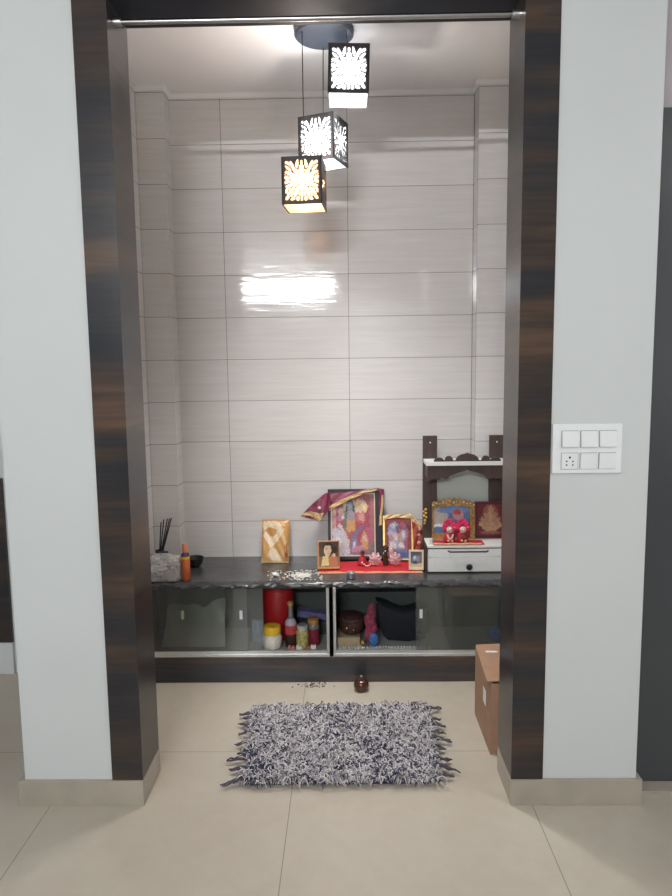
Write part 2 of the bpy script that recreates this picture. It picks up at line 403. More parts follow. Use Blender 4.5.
# ------------------------------------------------------------------ setting
W2 = 0.6083; T = 0.1815; YB = 1.2996; ZC = 2.751; HZ = 2.522; HS = 0.0884
XL, XR = -0.89, 0.845                                   # inner side walls of the niche
LW, RW = -1.005, 1.018                                  # outer ends of the front wall faces
struct('floor', MB().box(-3.2, 3.2, -4.3, 2.2, -0.06, 0.0), MT['floor'])
struct('ceiling', MB().box(-3.2, 3.2, -4.3, 2.2, ZC, ZC+0.08), MT['ceil'])
struct('wall_left', MB().box(LW, -W2-0.012, 0.0, T, 0, ZC), MT['paint'])
struct('wall_right', MB().box(W2+0.012, RW, 0.0, T, 0, ZC), MT['paint'])
struct('wall_header', MB().box(-W2-0.012, W2+0.012, 0.0, T, HZ+0.012, ZC), MT['paint'])
struct('wall_back', MB().box(XL-0.1, XR+0.1, YB, YB+0.1, 0, ZC), MT['tile'])
struct('wall_niche_left', MB().box(XL-0.115, XL, T, YB, 0, ZC), MT['tile'])
struct('wall_niche_right', MB().box(XR, XR+0.115, T, YB, 0, ZC), MT['tile'])
struct('wall_pier_left', MB().box(XL, -0.757, 1.2, YB, 0, ZC), MT['tile_l'])
struct('wall_pier_right', MB().box(0.705, XR, 1.2, YB, 0, ZC), MT['tile_r'])
# plaster lips where the tiles meet the ceiling
struct('trim_5', MB().box(-0.757, 0.705, YB-0.010, YB, ZC-0.022, ZC).box(-0.757, -0.747, 1.2, YB-0.010, ZC-0.022, ZC).box(0.695, 0.705, 1.2, YB-0.010, ZC-0.022, ZC)
       .box(XL, -0.747, 1.19, 1.2, ZC-0.022, ZC).box(0.695, XR, 1.19, 1.2, ZC-0.022, ZC), MT['ceil'])
# dark wood lining of the opening: front faces, jambs and head
struct('trim_1', MB().box(-W2-0.1025, -W2, -0.006, 0.0, HS, ZC, 0.0).box(-W2-0.012, -W2, 0.0, T+0.004, HS, HZ+0.012), MT['wood'])
struct('trim_2', MB().box(W2, W2+0.1035, -0.006, 0.0, HS, ZC, 0.0).box(W2, W2+0.012, 0.0, T+0.004, HS, HZ+0.012), MT['wood'])
struct('trim_3', MB().box(-W2, W2, -0.006, 0.0, HZ, ZC).box(-W2, W2, 0.0, T+0.004, HZ, HZ+0.012), MT['header'])
# stone skirting round the two piers of the opening
def skirt(name, x0, x1, jamb):
    mb = MB().box(x0, x1, -0.012, 0.0, 0, HS, 0.0015)
    if jamb < 0: mb.box(-W2-0.012, -W2+0.002, 0.0, T+0.006, 0, HS, 0.0015).box(x0, LW, 0.0, T, 0, HS, 0.0015)
    else: mb.box(W2-0.002, W2+0.012, 0.0, T+0.006, 0, HS, 0.0015).box(RW, x1, 0.0, 0.09, 0, HS, 0.0015)
    struct(name, mb, MT['skirt'])
skirt('baseboard_left', -1.025, -W2+0.002, -1); skirt('baseboard_right', W2-0.002, 1.036, 1)
# passage to the left: wall further back with a wood clad dado
struct('wall_far_left', MB().box(-3.2, -1.005, 1.0, 1.12, 0, ZC), MT['paint'])
struct('trim_4', MB().box(-3.2, -1.528, 0.985, 1.0, 0.155, 0.95, 0.002), MT['wood'])
struct('baseboard_far_left', MB().box(-3.2, -1.528, 0.980, 1.0, 0.0, 0.155, 0.002), MT['paint'])
# flush door to the right
struct('wall_far_right', MB().box(0.96, 3.2, 0.14, 0.26, 0, ZC), MT['shaded_paint'])
d = struct('door_1', MB().box(1.024, 1.95, 0.098, 0.138, 0.012, 2.222, 0.002), MT['door'])
struct('door_sill', MB().box(1.037, 1.95, 0.045, 0.139, 0.0, 0.011, 0.001), MT['skirt'])
# room behind the camera, what the light bounces from
struct('wall_rear', MB().box(-3.2, 3.2, -4.35, -4.25, 0, ZC), MT['paint'])
struct('wall_room_left', MB().box(-3.25, -3.2, -4.3, 2.2, 0, ZC), MT['paint'])
struct('wall_room_right', MB().box(3.2, 3.25, -4.3, 2.2, 0, ZC), MT['paint'])

# ------------------------------------------------------------------ curtain rod
rod = thing('curtain_rod', (0, 0.056, 2.478), 'slim steel curtain rod spanning the top of the dark opening', 'curtain rod')
obj('pole', MB().tube([(-0.600, 0.056, 2.478), (0.600, 0.056, 2.478)], 0.0078, 16), MT['chrome'], rod, True)
for s in (-1, 1):
    obj('end_socket', MB().tube([(s*0.6083, 0.056, 2.478), (s*0.585, 0.056, 2.478)], 0.0125, 16), MT['steel'], rod, True)

# ------------------------------------------------------------------ pendant lamp cluster
lamp = thing('pendant_light', (0.007, 0.694, ZC), 'black three-shade pendant light hanging from the alcove ceiling', 'lamp')
obj('canopy', MB().lathe(0.007, 0.694, [(0.112, 0), (0.116, -0.006), (0.116, -0.026), (0.110, -0.032)], 48, ZC), MT['lamp_black'], lamp, True)
def leaf_holes():
    H = []
    def leaf(cx, cy, l, w, a): H.append((cx, cy, l, w, math.radians(a)))
    leaf(0, 0.10, 0.20, 0.17, 90)
    leaf(0, 0.47, 0.17, 0.115, 90); leaf(0, 0.74, 0.10, 0.05, 90)
    leaf(0, -0.25, 0.17, 0.12, 90); leaf(0, -0.66, 0.20, 0.06, 90)
    for s in (-1, 1):
        leaf(s*0.40, 0.13, 0.18, 0.11, 8*s); leaf(s*0.74, 0.10, 0.12, 0.07, 25*s); leaf(s*0.73, -0.06, 0.12, 0.055, -20*s)
        leaf(s*0.30, 0.36, 0.19, 0.065, (50)*s if s > 0 else 180-50); leaf(s*0.22, 0.68, 0.17, 0.06, 100 if s > 0 else 80)
        leaf(s*0.45, 0.60, 0.22, 0.06, 62 if s > 0 else 118); leaf(s*0.68, 0.72, 0.13, 0.06, 20 if s > 0 else 160); leaf(s*0.66, 0.50, 0.17, 0.055, 38 if s > 0 else 142)
        leaf(s*0.62, 0.30, 0.20, 0.06, 14 if s > 0 else 166)
        leaf(s*0.30, -0.12, 0.17, 0.09, -30 if s > 0 else 210); leaf(s*0.62, -0.22, 0.17, 0.06, -12 if s > 0 else 192)
        leaf(s*0.27, -0.46, 0.22, 0.075, -66 if s > 0 else 246); leaf(s*0.54, -0.45, 0.22, 0.065, -42 if s > 0 else 222); leaf(s*0.76, -0.42, 0.11, 0.05, -70 if s > 0 else 250)
        leaf(s*0.20, -0.76, 0.10, 0.07, 80); leaf(s*0.45, -0.76, 0.12, 0.06, -20 if s > 0 else 200); leaf(s*0.72, -0.72, 0.11, 0.065, -45 if s > 0 else 225)
    return H
HOLES = leaf_holes()
def is_solid(u, v):
    if abs(u) > 0.885 or abs(v) > 0.90: return True
    core = ring = False
    for cx, cy, l, w, a in HOLES:
        l, w = l*1.12, w*1.18
        dx, dy = u-cx, v-cy; x = dx*math.cos(a)+dy*math.sin(a); y = -dx*math.sin(a)+dy*math.cos(a)
        d = math.sqrt((x/l)**2 + (y/w)**2)
        if d < 1: core = True
        elif (d-1)*min(l, w)*1.4 < 0.040: ring = True
    if core: return False
    if ring: return True
    return (abs(u)/0.86)**2.2 + (abs(v-0.02)/0.88)**2.2 > 1 or (v > 0.45 and abs(u) < 0.5)
LS, LH = 0.155, 0.1765
def lattice_mesh(nx=66, ny=75, t=0.004):
    me = bpy.data.meshes.new('lattice_panel'); vs, fs, ids = [], [], {}
    S = [[is_solid(2*(i+0.5)/nx-1, 2*(j+0.5)/ny-1) for i in range(nx)] for j in range(ny)]
    def vid(i, j, k):
        if (i, j, k) not in ids:
            ids[(i, j, k)] = len(vs); vs.append(((i/nx-0.5)*LS, -LS/2 + k*t, j/ny*LH))
        return ids[(i, j, k)]
    g = lambda i, j: 0 <= i < nx and 0 <= j < ny and S[j][i]
    for j in range(ny):
        for i in range(nx):
            if not S[j][i]: continue
            fs.append((vid(i, j, 0), vid(i+1, j, 0), vid(i+1, j+1, 0), vid(i, j+1, 0)))
            fs.append((vid(i, j, 1), vid(i, j+1, 1), vid(i+1, j+1, 1), vid(i+1, j, 1)))
            if not g(i-1, j): fs.append((vid(i, j, 0), vid(i, j+1, 0), vid(i, j+1, 1), vid(i, j, 1)))
            if not g(i+1, j): fs.append((vid(i+1, j, 0), vid(i+1, j, 1), vid(i+1, j+1, 1), vid(i+1, j+1, 0)))
            if not g(i, j-1): fs.append((vid(i, j, 0), vid(i, j, 1), vid(i+1, j, 1), vid(i+1, j, 0)))
            if not g(i, j+1): fs.append((vid(i, j+1, 0), vid(i+1, j+1, 0), vid(i+1, j+1, 1), vid(i, j+1, 1)))
    me.from_pydata(vs, [], fs); me.update(); me.materials.append(MT['lattice']); return me
LME = lattice_mesh()
def shade(x, y, z, rot, glow, liner, cx, cy, tilt=0.0):
    obj('cord', MB().tube([(cx, cy, ZC-0.03), ((cx+x)/2, (cy+y)/2, (ZC+z+LH)/2), (x, y, z+LH+0.012)], 0.0022, 6), MT['black'], lamp, True)
    e = bpy.data.objects.new('lamp_shade', LME); COL.objects.link(e); e.parent = lamp
    e.location = Vector((x, y, z)) - lamp.location; e.rotation_euler = (0, tilt, rot)
    for k in range(1, 4):
        p = bpy.data.objects.new('lattice_panel', LME); COL.objects.link(p); p.parent = e; p.rotation_euler = (0, 0, k*PI/2)
    q = LS/2 - 0.005
    ln = MB()
    for a in range(4):
        r = Matrix.Rotation(a*PI/2, 3, 'Z')
        ln.bm.faces.new([ln.bm.verts.new(r @ Vector(p)) for p in ((-q, -q, 0.001), (q, -q, 0.001), (q, -q, LH-0.004), (-q, -q, LH-0.004))])
    obj('frosted_liner', ln, liner, e, local=True)
    obj('top_panel', MB().sheet(lambda u, v: Vector(((u-0.5)*(LS-0.009), (v-0.5)*(LS-0.009), LH-0.0035)), 1, 1), liner, e, local=True)
    obj('cord_grip', MB().lathe(0, 0, [(0.018, 0), (0.018, 0.012), (0.004, 0.02)], 16, LH-0.001), MT['lamp_black'], e, local=True)
    obj('bulb', MB().sphere((0, 0, LH*0.50), 0.030, 3, (1, 1, 1.25)), glow, e, True, local=True)
    obj('bulb_holder', MB().lathe(0, 0, [(0.011, LH*0.50+0.034), (0.016, LH*0.50+0.045), (0.016, LH-0.004)], 16), MT['white'], e, local=True)
def nearer(x, y, z, k=0.98): return tuple(CAM[i] + ((x, y, z)[i]-CAM[i])*k for i in range(3))
def lamp_light(x, y, z, power, col, up=False):
    l = bpy.data.lights.new('lamp_bulb_light', 'AREA'); l.shape = 'SQUARE'; l.size = 0.05 if up else 0.07; l.energy = power; l.color = col; l.spread = math.radians(170 if up else 95)
    o = bpy.data.objects.new('lamp_bulb_light', l); COL.objects.link(o); o.location = (x, y, z + (LH + 0.003 if up else 0.035)); o.rotation_euler = (PI if up else 0, 0, 0)
a_, b_, c_ = nearer(-0.079, 0.709, 2.078), nearer(-0.005, 0.850, 2.283), nearer(0.0985, 0.709, 2.486)
shade(*a_, math.radians(-5), MT['glow_warm'], MT['liner_warm'], a_[0], a_[1]-0.004)
shade(*b_, math.radians(-22), MT['glow_cool'], MT['liner'], b_[0]+0.004, 0.785)
shade(*c_, 0.0, MT['glow_cool'], MT['liner'], c_[0]-0.006, c_[1]-0.004, math.radians(1.8))

lamp_light(*a_, 2.1, (1.0, 0.92, 0.82)); lamp_light(*b_, 2.2, (0.97, 0.99, 1.0)); lamp_light(*c_, 2.6, (0.97, 0.99, 1.0))
lamp_light(a_[0]+0.03, a_[1]-0.035, a_[2], 2.0, (1.0, 0.93, 0.86), True); lamp_light(b_[0]-0.02, b_[1]-0.035, b_[2], 0.45, (0.97, 0.99, 1.0), True)
# ------------------------------------------------------------------ worktop and cabinets
FZ = 0.884; CT = 0.4805
def edge(u): return 0.0035*math.sin(u*61) + 0.003*math.sin(u*23+1) + 0.0025*math.sin(u*140)
ct = MB()
n = 150; ring = []
prof = [(1.198, 0.452), (0.872, 0.452), (0.864, 0.458), (0.863, 0.466), (0.866, 0.474), (0.875, 0.4800), (0.90, 0.4805), (1.198, 0.4805)]
for k in range(n+1):
    x = XL+0.001 + (XR-XL-0.002)*k/n
    ring.append([ct.bm.verts.new((x, y + (edge(x+z*3)*(1.0 if y < 0.88 else 0)), z)) for y, z in prof])
for a, b in zip(ring, ring[1:]):
    for k in range(len(prof)): ct.bm.faces.new((a[k], a[(k+1) % len(prof)], b[(k+1) % len(prof)], b[k]))
ct.bm.faces.new(ring[0]); ct.bm.faces.new(ring[-1][::-1])
ct.box(-0.756, 0.704, 1.198, YB-0.001, 0.452, 0.4805)
tag(obj('granite_worktop', ct, MT['granite'], None, True), 'black granite worktop with rough front edge over the low glass cabinets', 'worktop')
tag(obj('plinth_board', MB().box(XL+0.001, XR-0.001, FZ-0.004, FZ+0.014, 0.0, 0.122, 0.002), MT['wood2']), 'dark wood plinth board along the floor under the glass cabinets', 'plinth')
def cabinet(x0, x1, label, panes):
    t = thing('display_cabinet', ((x0+x1)/2, FZ, 0.123), label, 'cabinet', 'low glass-front cabinets under the worktop')
    # carcass stands right behind the plinth board
    obj('carcass', MB().box(x0, x1, 1.18, 1.195, 0.123, 0.4515).box(x0, x0+0.012, FZ+0.016, 1.18, 0.123, 0.4515).box(x1-0.012, x1, FZ+0.016, 1.18, 0.123, 0.4515)
        .box(x0+0.012, x1-0.012, FZ+0.016, 1.18, 0.44, 0.4515), MT['cab'], t)
    obj('bottom_shelf', MB().box(x0+0.012, x1-0.012, FZ+0.017, 1.18, 0.123, 0.1445), MT['cabfloor'], t)
    obj('sliding_track', MB().box(x0, x1, FZ-0.004, FZ+0.015, 0.123, 0.136, 0.001).box(x0, x1, FZ, FZ+0.003, 0.136, 0.149).box(x0, x1, FZ+0.007, FZ+0.009, 0.136, 0.149), MT['alu'], t)
    for xx in ((x0+0.0005, x0+0.0135), (x1-0.0135, x1-0.0005)):
        obj('upright', MB().box(xx[0], xx[1], FZ-0.004, FZ+0.015, 0.136, 0.4515, 0.001), MT['alu'], t)
    for a, b, y, hx, hm in panes:
        g = obj('glass_door', MB().box(a, b, y, y+0.004, 0.1495, 0.449, 0.0005), MT['glass'], t)
        obj('handle', MB().box(hx-0.007, hx+0.007, y-0.0065, y-0.0005, 0.302, 0.344, 0.002), hm, g)
    return t
MT['ivory'] = mat('yellowed_ivory_plastic', (0.50, 0.48, 0.30), 0.4, var=0.02)
cabinet(XL+0.002, -0.0085, 'left low glass cabinet holding jars, red canister and grey bag', [(-0.873, -0.385, FZ+0.0032, -0.413, MT['white']), (-0.750, -0.312, FZ+0.0092, -0.683, MT['ivory'])])
cabinet(0.0085, XR-0.002, 'right low glass cabinet holding dark bag and flowered cloth', [(0.385, 0.826, FZ+0.0032, 0.410, MT['white']), (0.392, 0.827, FZ+0.0092, 0.80, MT['white'])])
CF = 0.1448                                               # inside floor of the cabinets

# ------------------------------------------------------------------ things in the left cabinet
def rot_lathe(name, x, y, z, prof, m, parent, n=24): return obj(name, MB().lathe(x, y, prof, n, z), m, parent, True)
tag(obj('plastic_bag', MB().sheet(lambda u, v: Vector((-0.80 + 0.30*u + 0.03*v*(0.5-u), 0.94 + 0.11*v + 0.022*math.sin(u*9+v*4)*v, CF + 0.003 + 0.155*v + 0.03*u*v + 0.016*math.sin(u*7+1)*v*v + 0.006*math.sin(u*17)*v)), 24, 14, 0.006), MT['greybag'], None, True),
    'large pale grey plastic bag propped up inside left glass cabinet', 'bag')
can = thing('canister', (-0.262, 1.08, CF), 'tall red canister behind the yellow-lidded jar in left cabinet', 'canister')
rot_lathe('body', -0.262, 1.08, CF, [(0.070, 0), (0.074, 0.006), (0.076, 0.235), (0.074, 0.24)], MT['redplastic'], can, 36)
rot_lathe('lid', -0.262, 1.08, CF, [(0.078, 0.2405), (0.079, 0.245), (0.079, 0.268), (0.074, 0.272)], MT['redplastic'], can, 36)
tag(obj('pouch', MB().sheet(lambda u, v: Vector((-0.385 + 0.05*u, 1.0 + 0.02*v + 0.006*math.sin(u*7), CF + 0.002 + 0.10*v)), 8, 8, 0.008), MT['bluefilm'], None, True), 'small pale blue pouch left of the yellow-lidded jar', 'pouch')
jar = thing('jar', (-0.279, 0.938, CF), 'squat white jar with a bright yellow screw lid', 'jar', 'jars and bottle in the left cabinet')
rot_lathe('body', -0.279, 0.938, CF, [(0.034, 0), (0.041, 0.006), (0.046, 0.033), (0.046, 0.050), (0.042, 0.064), (0.037, 0.068)], MT['jarwhite'], jar)
rot_lathe('lid', -0.279, 0.938, CF, [(0.038, 0.0685), (0.041, 0.071), (0.041, 0.102), (0.038, 0.107), (0.030, 0.109)], MT['yellow'], jar)
bot = thing('bottle', (-0.192, 0.952, CF), 'tall syrup bottle with red label and corked clear neck', 'bottle', 'jars and bottle in the left cabinet')
rot_lathe('body', -0.192, 0.952, CF, [(0.024, 0), (0.027, 0.004), (0.027, 0.060), (0.026, 0.064)], MT['cola'], bot)
rot_lathe('label', -0.192, 0.952, CF, [(0.0272, 0.0645), (0.0275, 0.066), (0.0275, 0.104), (0.0272, 0.106)], MT['redlabel'], bot)
rot_lathe('shoulder', -0.192, 0.952, CF, [(0.027, 0.1065), (0.027, 0.116), (0.022, 0.128), (0.014, 0.136)], MT['lilac'], bot)
rot_lathe('neck', -0.192, 0.952, CF, [(0.0125, 0.1365), (0.010, 0.160), (0.009, 0.198)], MT['clearjar'], bot)
rot_lathe('cap', -0.192, 0.952, CF, [(0.013, 0.1985), (0.014, 0.202), (0.014, 0.214), (0.010, 0.218)], MT['tan'], bot)
j2 = thing('jar', (-0.138, 0.945, CF), 'clear jar of yellow-green pickle with a white metal lid', 'jar', 'jars and bottle in the left cabinet')
rot_lathe('body', -0.138, 0.945, CF, [(0.026, 0), (0.029, 0.005), (0.029, 0.075), (0.025, 0.086)], MT['greenlabel'], j2)
rot_lathe('lid', -0.138, 0.945, CF, [(0.0255, 0.0865), (0.026, 0.088), (0.026, 0.104), (0.023, 0.107)], MT['alu'], j2)
j3 = thing('jar', (-0.087, 0.975, CF), 'maroon-labelled jar with a tan lid beside the cabinet upright', 'jar', 'jars and bottle in the left cabinet')
rot_lathe('body', -0.087, 0.975, CF, [(0.027, 0), (0.029, 0.005), (0.029, 0.080)], MT['maroonlabel'], j3)
rot_lathe('shoulder', -0.087, 0.975, CF, [(0.029, 0.0805), (0.029, 0.094), (0.025, 0.102)], MT['clearjar'], j3)
rot_lathe('lid', -0.087, 0.975, CF, [(0.0265, 0.1025), (0.027, 0.105), (0.027, 0.124), (0.023, 0.127)], MT['tan'], j3)
ca = at(312, 613.5, 1.13)
tag(obj('carton', MB().box(-0.072, 0.072, -0.03, 0.03, -0.016, 0.016, 0.001, None).xform(Matrix.Translation(ca) @ Matrix.Rotation(math.radians(8), 4, 'Y')), MT['violet']), 'violet-blue carton lying tilted on stacked box behind the jars', 'box')
tag(obj('storage_box', MB().box(-0.158, -0.030, 1.09, 1.175, CF+0.0005, ca.z-0.027, 0.002), MT['cab']), 'grey-green box under the violet carton at the back of left cabinet', 'box')
for k, (x, y, m, w, lb) in enumerate([(-0.188, 0.906, 'sachet', 0.030, 'red foil sachet lying in front of the syrup bottle'), (-0.152, 0.906, 'paperwhite', 0.026, 'white sachet lying in front of the pickle jar'), (-0.112, 0.906, 'sachet', 0.018, 'small red sachet between the pickle jar and maroon jar'), (-0.086, 0.912, 'paperwhite', 0.024, 'folded white slip in front of the maroon-labelled jar')]):
    tag(obj('sachet', MB().sheet(lambda u, v: Vector((x - w/2 + w*u, y + 0.018*v, CF + 0.001 + 0.014*math.sin(v*PI*0.5) + 0.002*math.sin(u*9))), 6, 6, 0.003), MT[m], None, True), lb, 'sachet', 'sachets in front of the jars')
# ------------------------------------------------------------------ things in the right cabinet
bk = thing('bowl', (0.092, 1.0, CF+0.0445), 'dark red-brown carved wooden bowl on the cream carton', 'bowl')
rot_lathe('body', 0.092, 1.0, CF+0.0445, [(0.034, 0), (0.050, 0.012), (0.062, 0.040), (0.066, 0.070), (0.060, 0.072), (0.05, 0.03), (0.01, 0.02)], MT['reddark'], bk)
obj('lid', MB().lathe(0.092, 1.0, [(0.066, 0.0725), (0.064, 0.084), (0.050, 0.094), (0.020, 0.099)], 24, CF+0.0445), MT['reddark'], bk, True)
obj('brass_stud', MB().sphere((0.070, 0.943, CF+0.090), 0.007), MT['brightbrass'], bk, True); obj('brass_stud', MB().sphere((0.102, 0.939, CF+0.082), 0.005), MT['brightbrass'], bk, True)
tag(obj('carton', MB().box(0.024, 0.132, 0.94, 1.06, CF+0.0005, CF+0.044, 0.002), MT['creambox']), 'low cream carton under the carved bowl in right cabinet', 'box')
pot_ = thing('incense_cup', (0.143, 0.918, CF), 'tiny brass cup in front of the cream carton', 'cup')
rot_lathe('body', 0.143, 0.918, CF, [(0.010, 0), (0.006, 0.010), (0.013, 0.024), (0.014, 0.036), (0.011, 0.034), (0.003, 0.016)], MT['brightbrass'], pot_)
bun = MB()
bun.sphere((0.184, 0.948, CF+0.100), 0.062, 4, (0.46, 0.3, 1.6))
for v in bun.bm.verts:
    p = v.co - Vector((0.184, 0.948, CF+0.09)); v.co += p.normalized()*(0.007*math.sin(p.z*75+p.x*60) + 0.004*math.sin(p.x*160))
    if v.co.z < CF+0.001: v.co.z = CF+0.001
bu = obj('cloth_bundle', bun, MT['flower'], None, True); tag(bu, 'crimson flowered cloth bundle beside the black bag', 'cloth')
bl = MB().sphere((0.196, 0.936, CF+0.036), 0.026, 3, (0.85, 0.5, 1.3))
for v in bl.bm.verts: v.co.z = max(v.co.z, CF+0.001)
obj('blue_corner', bl, MT['blue'], bu, True)
bag = MB()
outl = [(0.208, CF+0.20), (0.238, CF+0.192), (0.29, CF+0.163), (0.34, CF+0.150), (0.385, CF+0.158), (0.43, CF+0.172), (0.46, CF+0.165), (0.462, CF+0.06), (0.440, CF+0.012), (0.36, CF+0.001), (0.265, CF+0.006), (0.240, CF+0.03), (0.220, CF+0.11)]
def loop(y, s):
    cx_, cz_ = 0.345, CF+0.09
    return [bag.bm.verts.new((cx_+(x-cx_)*s, y + 0.004*math.sin(x*50), max(CF+0.001, cz_+(z-cz_)*s))) for x, z in outl]
rings = [loop(0.985, 0.84), loop(0.995, 0.97), loop(1.03, 1.0), loop(1.07, 0.97), loop(1.10, 0.85)]
for a, b in zip(rings, rings[1:]):
    for k in range(len(outl)): bag.bm.faces.new((a[k], a[(k+1) % len(outl)], b[(k+1) % len(outl)], b[k]))
bag.bm.faces.new(rings[0]); bag.bm.faces.new(rings[-1][::-1])
tag(obj('cloth_bag', bag, MT['darkcloth'], None, True), 'black cloth bag slumped inside right glass cabinet', 'bag')
bw = MB().box(0.030, 0.46, 0.903, 0.916, CF+0.0015, CF+0.005)
for i in range(30):
    for j in range(1): bw.sphere((0.036 + i*0.0143, 0.9095 + j*0.015, CF+0.009), 0.0068, 1, (1, 0.9, 1.1))
tag(obj('bubble_wrap', bw, MT['bubble'], None, True), 'strip of clear bubble wrap along the front of right cabinet', 'bubble wrap')
tag(obj('pouch', MB().sphere((0.775, 0.99, CF+0.040), 0.036, 3, (0.9, 0.6, 1.08)), MT['blue'], None, True), 'blue pouch behind glass above the cardboard box', 'pouch')

# ------------------------------------------------------------------ on the worktop, left end
CZ = CT + 0.0006
bagp = MB().box(-0.855, -0.688, 0.872, 1.02, CZ, CZ+0.098, 0.016, None, 3)
bmesh.ops.subdivide_edges(bagp.bm, edges=bagp.bm.edges[:], cuts=3, use_grid_fill=True)
for v in bagp.bm.verts:
    k = 1.0 if v.co.z > CZ+0.004 else 0.0
    v.co += Vector((rnd.uniform(-1, 1)*0.003, rnd.uniform(-1, 1)*0.003, rnd.uniform(-1, 1)*0.004))*k
    v.co.z = max(v.co.z, CZ)
tag(obj('plastic_box', bagp, MT['film'], None, True), 'crinkled clear plastic box at the left end of worktop', 'box')
cr = MB()
for k in range(34):
    cr.sphere((rnd.uniform(-0.835, -0.708), rnd.uniform(0.90, 0.99), CZ+0.014+rnd.uniform(0, 0.066)), rnd.uniform(0.008, 0.014), 1, (1.2, 1, 0.6))
o = obj('crumpled_wrap', cr, MT['tinsel'], None, True); tag(o, 'crumpled silver wrapping inside the clear plastic box', 'wrapping', None, 'stuff')
nz_ = at(162, 552.5, 1.06).z
tag(obj('packet', MB().box(at(157, 555, 1.06).x, at(167, 555, 1.06).x, 1.06, 1.09, CZ, nz_, 0.004), MT['navy']), 'navy packet standing behind the clear plastic box', 'packet')
hold = thing('incense_holder', (-0.842, 1.12, CZ), 'small dark incense holder with sticks at the left corner', 'incense holder')
rot_lathe('base', -0.842, 1.12, CZ, [(0.026, 0), (0.028, 0.006), (0.020, 0.040), (0.022, 0.085), (0.017, 0.085), (0.012, 0.07)], MT['bronze'], hold)
for k, (dx, dz) in enumerate([(0.012, 0.20), (0.022, 0.212), (0.034, 0.214), (0.041, 0.213), (0.047, 0.216)]):
    obj('incense_stick', MB().tube([(-0.845 + 0.0015*k, 1.117 + 0.002*k, CZ+0.04), (-0.845 + dx*1.3, 1.12 + 0.006*k, CZ+0.025+dz)], 0.0030, 6), MT['stick'], hold, True)
ob = thing('spray_bottle', (-0.667, 0.915, CZ), 'orange bottle with purple collar and orange cap by the plastic box', 'bottle')
rot_lathe('body', -0.667, 0.915, CZ, [(0.018, 0), (0.021, 0.004), (0.021, 0.095), (0.019, 0.100)], MT['orange'], ob)
rot_lathe('yellow_band', -0.667, 0.915, CZ, [(0.0206, 0.1005), (0.0206, 0.112)], MT['yellow'], ob)
rot_lathe('collar', -0.667, 0.915, CZ, [(0.0200, 0.1125), (0.018, 0.122), (0.0125, 0.130)], MT['purple'], ob)
rot_lathe('cap', -0.667, 0.915, CZ, [(0.0122, 0.1305), (0.0125, 0.132), (0.0115, 0.165), (0.009, 0.172)], MT['orangecap'], ob)
bw2 = thing('bowl', (-0.675, 1.13, CZ), 'small black bowl behind the orange bottle', 'bowl')
rot_lathe('body', -0.675, 1.13, CZ, [(0.020, 0), (0.034, 0.010), (0.043, 0.032), (0.045, 0.045), (0.042, 0.045), (0.032, 0.016), (0.01, 0.008)], MT['black'], bw2)

# gold packet leaning on the wall
pk = thing('packet', (-0.284, 1.170, CZ+0.001), 'shiny gold and cream foil packet leaning against the tiled wall', 'packet', rotx=-math.radians(27))
GD, GC, GO, GB = lin(205, 150, 70), lin(232, 205, 165), lin(190, 115, 45), lin(120, 60, 35)
pf = painter(lambda u, v: GD if (u*2.0+v*1.3) % 1.1 > 0.25 else lin(222, 180, 120), [
    ('p', [(0.05, 0.95), (0.55, 0.95), (0.85, 0.75), (0.6, 0.5), (0.35, 0.32), (0.1, 0.6)], GC),
    ('e', 0.32, 0.70, 0.22, 0.10, -8, lin(205, 140, 50)), ('p', [(0.05, 0.62), (0.35, 0.33), (0.50, 0.42), (0.15, 0.72)], lin(238, 215, 185)),
    ('p', [(0.35, 0.32), (0.55, 0.30), (0.8, 0.05), (0.45, 0.04), (0.22, 0.15)], lin(222, 200, 165)),
    ('p', [(0.80, 0.62), (0.97, 0.66), (0.97, 0.92), (0.84, 0.9)], lin(212, 150, 70)), ('p', [(0.86, 0.05), (0.97, 0.05), (0.95, 0.45), (0.82, 0.32)], GO),
    ('e', 0.9, 0.17, 0.05, 0.06, 0, GB), ('p', [(0, 0.95), (1, 0.95), (1, 1), (0, 1)], lin(190, 130, 60)), ('p', [(0, 0), (1, 0), (1, 0.035), (0, 0.035)], lin(225, 190, 130))], 0.10, 3, 0.01)
def puffy(u, v):
    e = min(1, 6*min(v, 1-v))*min(1, 9*min(u, 1-u))
    return 0.001 + 0.020*max(0, e)**0.6*(0.75 + 0.25*math.sin(u*7+v*5)) + 0.002*math.sin(u*23+v*17)*max(0, e)
paint_sheet('pouch', 0.138, 0.222, 34, 50, pf, MT['foil_paint'], pk, puff=puffy)

# spilled rice and white lump
ri = MB()
for k in range(330):
    if k < 250:
        a, r = rnd.uniform(0, 2*PI), abs(rnd.gauss(0, 0.5)); x, y = -0.137 + 0.060*r*math.cos(a), 0.955 + 0.066*r*math.sin(a)
        z = CZ + 0.0015 + max(0, 0.008*(1-r))*rnd.random()
    else: x, y, z = rnd.uniform(-0.30, -0.04), rnd.uniform(0.89, 1.05), CZ+0.0015
    o_ = bmesh.ops.create_icosphere(ri.bm, subdivisions=1, radius=1.0)
    m_ = Matrix.Translation((x, y, z)) @ Matrix.Rotation(rnd.uniform(0, PI), 4, 'Z') @ Matrix.Diagonal((rnd.uniform(0.004, 0.009), 0.0032, 0.0018, 1))
    for v in o_['verts']: v.co = m_ @ v.co
tag(obj('spilled_rice', ri, MT['rice'], None, True), 'scatter of white puffed rice spilled on the black worktop', 'rice', None, 'stuff')
lump = MB().sphere((-0.262, 0.962, CZ+0.009), 0.012, 3, (1.2, 1, 0.75)).sphere((-0.247, 0.954, CZ+0.005), 0.007, 2, (1, 1, 0.7))
for v in lump.bm.verts: v.co.z = max(v.co.z, CZ)
tag(obj('cotton_ball', lump, MT['paperwhite'], None, True), 'small white cotton ball on the worktop below the gold packet', 'cotton ball')

